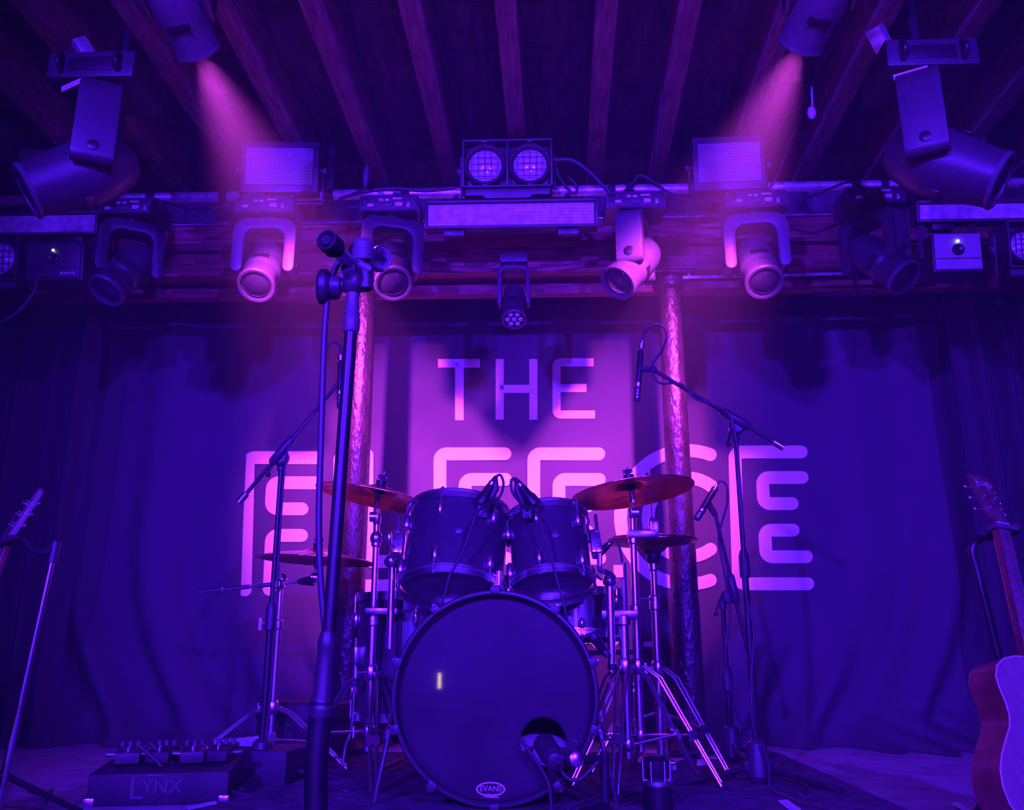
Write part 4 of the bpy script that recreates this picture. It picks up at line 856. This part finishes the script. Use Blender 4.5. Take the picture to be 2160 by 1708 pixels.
make('arm', MB().tube([sp, e], 0.011, 12), 'black', t)
make('swivel', MB().ball(sp, 0.022, n=14).lathe([(0.012, 0), (0.02, 0.006), (0.02, 0.022), (0.012, 0.026)], frame(sp, (0.3, -1, 0.1)), 16).tube([sp, lerp(T, N, 0.55)], 0.008, 8), 'steel', t)
make('column', MB().tube([(e.x, 2.52, 0.02), (e.x, 2.52, e.z + 0.02)], 0.012, 12), 'black', t)
make('base', MB().lathe([(0.07, 0), (0.07, 0.012), (0.03, 0.022), (0.013, 0.03)], Matrix.Translation((e.x, 2.52, 0.008)), 28), 'black', t)
cable('microphone_cable', 'cable curving from the bass drum microphone down to the right', [P(*q, 2.47) for q in ((1182, 1622), (1192, 1636), (1208, 1645), (1228, 1640), (1246, 1622), (1262, 1606))], 0.0045, grp='microphone cables')
cable('microphone_cable', 'cable running down the front of the bass drum from its port', [P(*q, 2.55) for q in ((1098, 1558), (1118, 1586), (1136, 1612), (1152, 1640), (1160, 1664), (1162, 1690), (1164, 1712), (1170, 1730))], 0.005, grp='microphone cables')

# --- foreground boom stand, folded down
YF = 1.15
def F(px, py, d=0.0): return P(px, py, YF + d)
b0 = F(655, 2150); t = thing('boom_microphone_stand', (b0.x, YF, 0), 'tall dark boom stand in the left foreground, folded down and out of focus', 'microphone stand', 'black boom microphone stands')
base = V((b0.x - 0.002, YF, 0.10))
make('lower_tube', MB().tube([base, F(668, 1600), F(679, 1480)], 0.0142, 20), 'black', t)
make('height_clutch', MB().tube([F(677, 1512), F(678, 1498), F(679, 1490), F(679, 1484), F(681, 1470), F(682, 1462), F(687, 1395), F(689, 1372), F(690, 1366), F(691, 1352), F(692, 1340), F(693, 1332)],
     [0.0145, 0.0152, 0.0152, 0.0135, 0.0135, 0.0128, 0.0112, 0.0110, 0.0120, 0.0120, 0.0105, 0.0090], 24), 'plastic', t)
make('upper_tube', MB().tube([F(693, 1345), F(741, 690)], 0.0088, 18), 'black', t)
make('top_collar', MB().tube([F(740, 702), F(740.5, 698), F(742, 672), F(742, 668), F(742.5, 662), F(743, 658), F(744, 628), F(745, 620)], [0.0095, 0.0112, 0.0112, 0.0100, 0.0112, 0.0095, 0.0088, 0.0095], 20), 'grey_plastic', t)
jc = F(745, 596); mbj = MB().ball(jc, 0.017, n=20, sx=(1.0, 1.0, 1.15)).box(F(738, 572), (0.02, 0.024, 0.03)).tube([jc, F(720, 603)], 0.010, 12)
sw = make('swivel', mbj.tube([F(768, 575), F(772, 610)], [0.014, 0.010], 12), 'plastic', t)
make('clutch_knob', MB().lathe([(0.010, 0.010), (0.016, 0.007), (0.018, 0), (0.018, -0.006), (0.022, -0.008), (0.025, -0.012), (0.025, -0.020), (0.018, -0.024), (0.0, -0.026)], frame(F(706, 606), (1, 0.15, 0)), 24), 'plastic', sw)
bo = make('boom_arm', MB().tube([F(700, 518, -0.06), F(752, 566, 0.01), F(778, 592, 0.16)], [0.0092, 0.0092, 0.0092], 16), 'steel', t)
dv = (F(752, 566, 0.01) - F(700, 518, -0.06)).normalized(); ec = F(696, 513, -0.065)
make('end_cap', MB().lathe([(0.0, -0.010), (0.007, -0.011), (0.009, -0.007), (0.012, -0.012), (0.0145, -0.010), (0.0150, 0.012), (0.0105, 0.022)], frame(ec, dv), 24), 'rubber', bo)
make('clamp_screw', MB().lathe([(0.009, -0.012), (0.0155, -0.008), (0.0165, 0.004), (0.0165, 0.006), (0.0150, 0.008), (0.0150, 0.016), (0.010, 0.022)], frame(F(766, 536), (0.05, -0.25, 1)), 24), 'grey_plastic', sw)
make('clamp_band', MB().tube([F(752, 552), F(762, 560, -0.012), F(774, 566, -0.01), F(778, 580, 0.01)], 0.007, 12), 'grey_plastic', sw)
mic_tripod(t, b0.x, YF, 0.09, 0.26, R(100))
# vocal microphone behind the swivel
gc = F(800, 545, 0.05); gd = V((0.60, -0.55, -0.45)).normalized()
v_ = thing('vocal_microphone', gc, 'round-headed vocal microphone clipped at the top of the foreground boom stand', 'microphone')
make('grille', MB().lathe([(0.0, 0.020), (0.010, 0.017), (0.0165, 0.010), (0.019, 0.0), (0.0175, -0.010), (0.0140, -0.016)], frame(gc, gd), 28), 'grille', v_)
make('grille_ring', MB().lathe([(0.0192, -0.003), (0.0205, -0.002), (0.0205, 0.002), (0.0192, 0.003)], frame(gc, gd), 28, closed=True), 'chrome', v_)
make('handle', MB().lathe([(0.0145, -0.016), (0.012, -0.03), (0.009, -0.07), (0.0085, -0.075)], frame(gc, gd), 20), 'black', v_)
cable('microphone_cable', 'thick cable hanging down beside the foreground boom stand', [F(*q) for q in ((716, 552), (704, 574), (692, 620), (686, 680), (682, 760), (679, 860), (676, 960), (673, 1060), (673, 1140), (676, 1220), (682, 1290), (688, 1350))], 0.0044, grp='microphone cables', n=12)

# ================================================================== GUITARS
def guitar(label, nut, bottom, n0, s, name, acoustic=True, logo=None, body=True):
    nut = V(nut); bottom = V(bottom); u = (nut - bottom).normalized(); n = V(n0); n = (n - u * n.dot(u)).normalized(); v = u.cross(n) * -1
    # local: x = across (v), y = along the neck (u), z = front normal (n)
    v = u.cross(n); Mx = Matrix((v, u, n)).transposed().to_4x4(); Mx.translation = bottom
    L = (nut - bottom).length / s
    t = thing(name, bottom, label, 'guitar')
    S = Mx @ Matrix.Scale(s, 4)
    hw = [(0.0, 0.0), (0.004, 0.05), (0.018, 0.10), (0.05, 0.150), (0.09, 0.178), (0.13, 0.188), (0.17, 0.186), (0.21, 0.170), (0.25, 0.146), (0.285, 0.124), (0.315, 0.117), (0.35, 0.122), (0.385, 0.133), (0.415, 0.137), (0.445, 0.126), (0.468, 0.098), (0.481, 0.055), (0.485, 0.0)]
    poly = [(a, b) for b, a in hw] + [(-a, b) for b, a in hw[::-1][1:-1]]
    th = 0.105 if acoustic else 0.045
    make('body', MB().prism(poly, -th, -0.003, S), 'mahogany', t, smooth=50)
    so = make('soundboard', MB().prism([(x * 0.992, 0.2425 + (y - 0.2425) * 0.992) for x, y in poly], -0.003, 0.0, S), 'spruce' if acoustic else 'mahogany', t, smooth=30)
    make('binding', MB().tube([S @ V((x, y, -0.0015)) for x, y in poly + [poly[0]]], 0.0022 * s, 6, caps=False), 'ivory', t)
    if acoustic:
        make('sound_hole', MB().lathe([(0.0, 0.0012), (0.049, 0.0012)], S @ Matrix.Translation((0, 0.335, 0)), 32), 'rubber', so)
        make('rosette', MB().lathe([(0.050, 0.0005), (0.050, 0.002), (0.058, 0.002), (0.058, 0.0005)], S @ Matrix.Translation((0, 0.335, 0)), 36, closed=True), 'ivory', so)
    make('bridge', MB().box((0, 0.14, 0.005), (0.15, 0.03, 0.010), S), 'rosewood', so, bevel=0.002)
    make('neck', MB().prism([(-0.024, 0.40), (0.024, 0.40), (0.022, L), (-0.022, L)], -0.018, 0.004, S), 'mahogany', t, bevel=0.006 * s)
    fb = make('fretboard', MB().prism([(-0.027, 0.385), (0.027, 0.385), (0.0215, L), (-0.0215, L)], 0.004, 0.009, S), 'rosewood', t, bevel=0.001)
    sl = L - 0.14
    for k in range(1, 19):
        y = L - sl * (1 - 2 ** (-k / 12))
        if y > 0.39: make('fret', MB().box((0, y, 0.0095), (0.048, 0.0022, 0.0018), S), 'steel', fb, smooth=0)
    for k in range(6):
        x = -0.018 + 0.0072 * k; make('string', MB().tube([S @ V((x * 1.35, 0.14, 0.012)), S @ V((x, L, 0.0115)), S @ V((x * 1.15, L + 0.06 + 0.02 * (k % 3), -0.002))], 0.0006 * s, 5), 'steel', t)
    make('nut', MB().box((0, L, 0.009), (0.045, 0.005, 0.008), S), 'ivory', t, smooth=0)
    Hs = S @ Matrix.Translation((0, L, 0.0)) @ Matrix.Rotation(R(-13), 4, 'X')
    hp = [(-0.022, 0), (0.022, 0), (0.036, 0.035), (0.037, 0.10), (0.040, 0.185), (0.012, 0.178), (0.0, 0.19), (-0.012, 0.178), (-0.040, 0.185), (-0.037, 0.10), (-0.036, 0.035)]
    if not acoustic: hp = [(-0.022, 0), (0.022, 0), (0.030, 0.03), (0.034, 0.09), (0.040, 0.14), (0.030, 0.185), (0.012, 0.20), (-0.002, 0.185), (-0.012, 0.19), (-0.026, 0.13), (-0.030, 0.06)]
    hs = make('headstock', MB().prism(hp, -0.012, 0.003, Hs), 'rosewood' if acoustic else 'spruce', t, bevel=0.002 * s)
    for sx in (-1, 1):
        for k in range(3):
            y = 0.055 + 0.042 * k; p = Hs @ V((sx * 0.022, y, 0.003))
            tn = make('tuning_post', MB().lathe([(0.006, 0), (0.006, 0.006), (0.003, 0.007), (0.003, 0.014), (0.004, 0.016)], Hs @ Matrix.Translation((sx * 0.022, y, 0.003)), 12), 'chrome', hs)
            make('tuning_key', MB().tube([Hs @ V((sx * 0.030, y, -0.012)), Hs @ V((sx * 0.052, y, -0.012))], 0.0028 * s, 8).ball((sx * 0.058, y, -0.012), 0.009, Hs, 12, (1, 0.8, 0.55)), 'chrome', tn)
    if logo: make('logo', text_mb(logo, 0.030, Hs @ Matrix.Translation((0, 0.152, 0.0036)) @ Matrix.Rotation(R(0), 4, 'Z') @ Matrix.Shear('XZ', 4, (0, 0))), 'white', hs, smooth=0)
    return t, S, L
nut = P(2110, 1106, 2.42); bot = P(2262, 1785, 2.24)
t, S, L = guitar('acoustic guitar with pale top and patterned strap on a stand at far right', nut, bot, (0.34, -0.92, 0.1), 0.87, 'acoustic_guitar', True, 'Faith')
# capo just below the nut, strap
make('capo', MB().box((0.01, L - 0.012, 0.016), (0.075, 0.014, 0.012), S).box((-0.03, L - 0.012, 0.0), (0.012, 0.014, 0.04), S), 'grey_plastic', t, bevel=0.002)
def stf(u, v):
    p = spline([S @ V((0.02, 0.55, 0.02)), S @ V((-0.01, 0.50, 0.03)), S @ V((-0.015, 0.42, 0.02)), S @ V((-0.005, 0.33, 0.016)), S @ V((0.02, 0.22, 0.016))], 6)
    q = p[min(int(u * (len(p) - 1)), len(p) - 1)]; return q + (S.to_3x3() @ V((v * 0.06 + 0.01, 0, 0.006 * math.sin(v * 6))))
make('strap', MB().grid(24, 6, stf), 'strap', t, smooth=60)
# its stand
hk = P(2056, 1150, 2.50); q = P(2108, 1392, 2.50)
g = thing('guitar_stand', (q.x + 0.06, 2.5, 0), 'black tubular guitar stand propping up the acoustic guitar', 'guitar stand', 'guitar stands')
dd = (q - hk).normalized(); low = q + dd * ((q.z - 0.16) / max(0.01, -dd.z) * 0.9)
pst = make('post', MB().tube(spline([P(2092, 1128, 2.50), P(2064, 1138, 2.50), P(2050, 1160, 2.50), P(2062, 1210, 2.50), q, low], 6), 0.0105, 14), 'black', g)
ht_ = P(2105, 1122, 2.46); make('neck_yoke', MB().tube(spline([P(2075, 1122, 2.44), P(2080, 1132, 2.47), P(2110, 1130, 2.50), P(2140, 1122, 2.47), P(2146, 1108, 2.43)], 4), 0.010, 10), 'rubber', pst)
for a in (-1, 1):
    f_ = V((low.x + a * 0.20, 2.5 - 0.12, 0.012)); lg = make('leg', MB().tube([low, f_], 0.0105, 12), 'black', g)
    make('cradle_arm', MB().tube([lerp(low, f_, 0.3), lerp(low, f_, 0.3) + V((0, -0.12, -0.01)), lerp(low, f_, 0.3) + V((0, -0.15, 0.03))], 0.009, 10), 'rubber', lg)
make('leg', MB().tube([low, V((low.x + 0.05, 2.75, 0.012))], 0.0105, 12), 'black', g)
nut = P(12, 1140, 2.30); bot = P(-215, 1770, 2.2)
t, S, L = guitar('electric guitar with pale headstock at the far left edge, mostly out of frame', nut, bot, (-0.70, -0.7, 0.2), 0.80, 'electric_guitar', False)
a = P(110, 1182, 2.36); b = P(8, 1640, 2.36)
g = thing('guitar_stand', (b.x, 2.36, 0), 'straight thin guitar stand pole at the far left edge', 'guitar stand', 'guitar stands')
dd = (b - a).normalized(); e = b + dd * (b.z - 0.02) / max(0.05, -dd.z)
ps = make('post', MB().tube([a, lerp(a, b, 0.78)], 0.0075, 14).tube([lerp(a, b, 0.72), lerp(a, b, 0.9)], 0.0105, 14).tube([lerp(a, b, 0.88), e], 0.0095, 14), 'steel', g)
make('top_grip', MB().tube([a + V((0, 0, -0.005)), a - dd * 0.05], [0.013, 0.012], 12), 'plastic', ps)
make('neck_yoke', MB().tube(spline([a - dd * 0.03, P(80, 1165, 2.33), P(50, 1140, 2.30), P(20, 1136, 2.27), P(-4, 1146, 2.27)], 4), 0.009, 10), 'rubber', ps)
for k in range(3):
    an = R(40 + 120 * k); make('leg', MB().tube([e + V((0, 0, 0.10)) - dd * 0.0, V((e.x + 0.2 * math.cos(an), e.y + 0.2 * math.sin(an), 0.012))], 0.008, 10), 'black', g)

# ================================================================== FLOOR CLUTTER
# LYNX case with pedals on top
c0 = PZ(262, 1700, 0.0)
mc = Matrix.Translation((c0.x + 0.01, c0.y + 0.14, 0)) @ Matrix.Rotation(R(11), 4, 'Z')
t = thing('pedal_case', mc.translation, 'low black case with painted stencil word on its front, pedals on top', 'case')
make('body', MB().prism([(-0.14, 0.0), (0.14, 0.0), (0.14, 0.085), (0.09, 0.10), (-0.14, 0.085)], -0.19, 0.19, mc @ Matrix(((0, 0, 1, 0.05), (1, 0, 0, 0), (0, 1, 0, 0), (0, 0, 0, 1)))), 'case', t, bevel=0.008)
Mt = mc @ Matrix.Translation((0.0, -0.1425, 0.044)) @ Matrix.Rotation(math.pi / 2, 4, 'X')
make('stencil_lettering', text_mb('YNX', 0.052, Mt @ Matrix.Translation((0.060, 0.004, 0))), 'grey_plastic', t, smooth=0)
make('stencil_lettering', text_mb('L', 0.085, Mt @ Matrix.Translation((-0.008, 0.0, 0))), 'grey_plastic', t, smooth=0)
make('stencil_bar', MB().box((0.036, 0.036, 0.0), (0.045, 0.006, 0.0006), Mt), 'grey_plastic', t, smooth=0)
for sx in (-0.13, 0.23): make('corner', MB().box((sx, -0.135, 0.012), (0.03, 0.03, 0.024), mc), 'steel', t, bevel=0.006)
pl = [('grey stomp pedal at the left end of the black case', -0.075, 0.02, 'pcb', 0.15), ('black stomp pedal in the middle of the black case', 0.02, 0.03, 'case', -0.1), ('dark metal stomp pedal right of the middle one on the black case', 0.11, 0.02, 'plastic', 0.1),
      ('small black stomp pedal at the right end of the black case', 0.19, 0.04, 'case', -0.2)]
for lab, x, y, mm, a in pl:
    m = mc @ Matrix.Translation((x, y, 0.094)) @ Matrix.Rotation(a, 4, 'Z')
    p = thing('effects_pedal', m.translation, lab, 'pedal', 'stomp pedals on the case')
    make('enclosure', MB().prism([(-0.055, 0.004), (0.055, 0.004), (0.055, 0.050), (-0.055, 0.034)], -0.034, 0.034, m @ Matrix(((0, 0, 1, 0), (1, 0, 0, 0), (0, 1, 0, 0), (0, 0, 0, 1)))), mm, p, bevel=0.003)
    make('footswitch', MB().lathe([(0.007, 0.036), (0.007, 0.05), (0.004, 0.052)], m @ Matrix.Translation((0, -0.035, 0)), 12), 'chrome', p)
    for k in (-1, 0, 1): make('knob', MB().lathe([(0.008, 0.044), (0.0075, 0.06), (0.0, 0.061)], m @ Matrix.Translation((k * 0.022, 0.032, 0)), 12), 'grey_plastic', p)
    for sx in (-1, 1): make('jack_plug', MB().tube([m @ V((sx * 0.034, 0.0, 0.026)), m @ V((sx * 0.062, 0.0, 0.028))], 0.0075, 10), 'chrome', p)
GP = 'patch cables around the pedals'
for k, (lab, Y, pts) in enumerate((('patch cable arching over the left end of the black case', 2.78, [(240, 1640), (246, 1600), (262, 1580), (272, 1600), (268, 1632)]),
    ('patch cable arching over the middle of the black case', 2.84, [(300, 1622), (306, 1580), (322, 1570), (336, 1592), (344, 1622)]),
    ('patch cable arching high over the right end of the black case', 2.88, [(380, 1610), (386, 1580), (398, 1566), (412, 1584), (430, 1616), (452, 1650)]),
    ('thick cable sweeping from the curtain down across the black case', 2.76, [(292, 1572), (330, 1604), (360, 1640), (400, 1670), (450, 1692), (520, 1712)]),
    ('second thick cable sweeping past the black case to the stage front', 2.80, [(316, 1566), (350, 1600), (400, 1634), (450, 1656), (500, 1672), (560, 1690)]))):
    cable('patch_cable', lab, [P(*q, Y) for q in pts], 0.0055, grp=GP)
# second low box with a pedal on it, round dark drum case behind
bp = PZ(510, 1662, 0.0); mB = Matrix.Translation((bp.x, bp.y + 0.13, 0)) @ Matrix.Rotation(R(-6), 4, 'Z')
t = thing('amplifier_box', mB.translation, 'small black box behind the left boom stand with a pale foot pedal on it', 'box')
make('body', MB().box((0, 0, 0.055), (0.30, 0.24, 0.11), mB), 'case', t, bevel=0.008)
make('handle', MB().tube(spline([mB @ V((-0.05, -0.122, 0.06)), mB @ V((-0.03, -0.135, 0.065)), mB @ V((0.03, -0.135, 0.065)), mB @ V((0.05, -0.122, 0.06))], 4), 0.006, 8), 'rubber', t)
p = thing('effects_pedal', mB @ V((0, 0, 0.11)), 'pale treadle pedal lying on the small black box', 'pedal')
make('treadle', MB().prism([(-0.09, 0.004), (0.09, 0.004), (0.09, 0.040), (-0.09, 0.022)], -0.04, 0.04, mB @ Matrix.Translation((-0.04, -0.01, 0.11)) @ Matrix(((0, 1, 0, 0), (1, 0, 0, 0), (0, 0, 1, 0), (0, 0, 0, 1))) @ Matrix(((0, 0, 1, 0), (1, 0, 0, 0), (0, 1, 0, 0), (0, 0, 0, 1)))), 'pedal_a', p, bevel=0.004)
for k in range(5): make('tread_rib', MB().box((-0.10 + 0.03 * k, -0.01, 0.143), (0.006, 0.06, 0.006), mB), 'rubber', p)
q = P(640, 1560, 3.75)
o = thing('drum_case', (q.x, 3.75, 0), 'round dark drum case on the floor behind the low left cymbal stand', 'case')
make('shell', MB().lathe([(0.18, 0.0), (0.185, 0.01), (0.185, 0.20), (0.18, 0.205)], Matrix.Translation((q.x, 3.75, 0)), 36), 'case', o)
make('lid', MB().lathe([(0.192, 0.16), (0.192, 0.215), (0.18, 0.225), (0, 0.23)], Matrix.Translation((q.x, 3.75, 0)), 36), 'case', o)
make('strap', MB().box((q.x, 3.75 - 0.19, 0.11), (0.03, 0.006, 0.2)), 'rubber', o, bevel=0.001)
# set-list sheets and gaffer tape
for lab, pts in (('pale printed sheet of paper on the floor beneath the hi-hat stand', [(1338, 1606), (1366, 1583), (1470, 1584), (1420, 1612)]),
                 ('sheet of paper with curled corner beside the hi-hat stand foot', [(1466, 1582), (1500, 1584), (1514, 1600), (1480, 1598)]),
                 ('small square of paper on the rug near the hi-hat', [(1470, 1601), (1492, 1601), (1492, 1613), (1470, 1613)]),
                 ('pale strip of paper beside the hi-hat microphone stand', [(1496, 1572), (1520, 1572), (1536, 1592), (1530, 1603)]),
                 ('pale tag of tape on the floor at lower right', [(1640, 1688), (1660, 1687), (1690, 1706), (1670, 1712)]),
                 ('short pale tape mark near the right guitar', [(2008, 1694), (2018, 1692), (2048, 1708), (2036, 1710)]),
                 ('strip of pale tape on the floor in front of the left boom stand', [(392, 1700), (455, 1690), (458, 1694), (398, 1706)])):
    z = 0.0135
    v0 = [PZ(*p_, z) for p_ in pts]; c_ = sum(v0, V((0, 0, 0))) / len(v0)
    mb = MB(); n = len(v0); mb.add([v + V((0, 0, -0.002)) for v in v0] + [v + V((0, 0, 0.002 * (k % 2))) for k, v in enumerate(v0)], [tuple(range(n))[::-1], tuple(range(n, 2 * n))] + [(i, (i + 1) % n, n + (i + 1) % n, n + i) for i in range(n)])
    tag(make('paper_sheet', mb, 'white', smooth=0), lab, 'paper', 'papers and tape on the floor')
# dark canister with chrome rings
c = PZ(1388, 1712, 0.0); mC = Matrix.Translation((c.x, c.y, 0.0))
t = thing('floor_canister', c, 'squat dark metal canister with chrome rings on the floor right of the bass drum', 'lamp')
make('can', MB().lathe([(0.036, 0.0), (0.040, 0.005), (0.040, 0.06), (0.034, 0.066)], mC, 28), 'black', t)
make('collar', MB().lathe([(0.034, 0.064), (0.037, 0.068), (0.037, 0.078), (0.030, 0.084)], mC, 28), 'chrome', t)
make('cage', MB().lathe([(0.030, 0.082), (0.034, 0.10), (0.034, 0.13), (0.022, 0.142), (0.0, 0.145)], mC, 28), 'black', t)
for k in range(6):
    a = 2 * math.pi * k / 6; make('cage_bar', MB().tube([mC @ V((0.036 * math.cos(a), 0.036 * math.sin(a), 0.078)), mC @ V((0.037 * math.cos(a), 0.037 * math.sin(a), 0.13))], 0.0035, 6), 'chrome', t)
# cables on the floor
def floor_cable(lab, pts, r=0.005, mm='cable'):
    P_ = [PZ(x, y, 0.010) for x, y in pts]; return cable('floor_cable', lab, P_, r, grp='cables lying on the floor', m=mm)
for lab, pts in (('cable lying along the stage front below the bass drum, left', [(580, 1700), (680, 1692), (770, 1686), (860, 1704)]),
    ('cable running from the left boom stand towards the bass drum', [(570, 1676), (640, 1690), (720, 1684), (800, 1690), (850, 1672)]),
    ('loose dark cable curling left of the bass drum', [(700, 1640), (750, 1632), (790, 1650), (730, 1668), (690, 1655)]),
    ('cable fanning to the lower right of the bass drum', [(1200, 1706), (1260, 1680), (1310, 1660), (1380, 1654), (1420, 1660)]),
    ('second cable fanning to the lower right of the bass drum', [(1250, 1708), (1310, 1682), (1370, 1664), (1440, 1650), (1520, 1640)]),
    ('third cable fanning to the lower right of the bass drum', [(1290, 1712), (1340, 1690), (1400, 1670), (1470, 1662)]),
    ('cable looped on the floor right of the tall right boom stand', [(1620, 1640), (1680, 1648), (1700, 1662), (1690, 1676), (1640, 1662)]),
    ('straight cable leading right from the tall right boom stand', [(1610, 1630), (1660, 1636), (1712, 1642)]),
    ('cable trailing to the lower right corner area', [(1630, 1668), (1680, 1690), (1730, 1704), (1780, 1716)]),
    ('dark cable crossing in front of the right stands', [(1420, 1690), (1500, 1684), (1590, 1680)]),
    ('thin cable near the left curtain foot', [(60, 1668), (90, 1672), (110, 1668), (96, 1690)]),
    ('cable bundle between the black case and the left boom stand', [(440, 1690), (500, 1676), (560, 1680), (620, 1700)])):
    floor_cable(lab, pts)
for lab, a, b in (('drum stick lying on the rug left of the bass drum', (800, 1622), (850, 1600)), ('drum stick lying on the rug beside the left boom stand', (565, 1646), (588, 1640))):
    A = PZ(*a, 0.016); B = PZ(*b, 0.016); o = make('drum_stick', MB().tube([A, lerp(A, B, 0.8), lerp(A, B, 0.94), B], [0.007, 0.006, 0.0035, 0.005], 10), 'spruce'); tag(o, lab, 'drum stick')

# ================================================================== HAZE
hz = bpy.data.materials.new('stage_haze'); hz.use_nodes = True; nt = hz.node_tree
nt.nodes.remove(nt.nodes['Principled BSDF']); vs = nt.nodes.new('ShaderNodeVolumeScatter')
vs.inputs['Density'].default_value = 0.032; vs.inputs['Anisotropy'].default_value = 0.1; vs.inputs['Color'].default_value = (1, 1, 1, 1)
nt.links.new(vs.outputs[0], nt.nodes['Material Output'].inputs['Volume'])
o = make('stage_haze', MB().box((0, 3.30, 1.40), (6.2, 2.7, 2.7)), hz, smooth=0)
tag(o, 'thin violet stage haze hanging under the ceiling around the light beams', 'haze', kind='stuff')
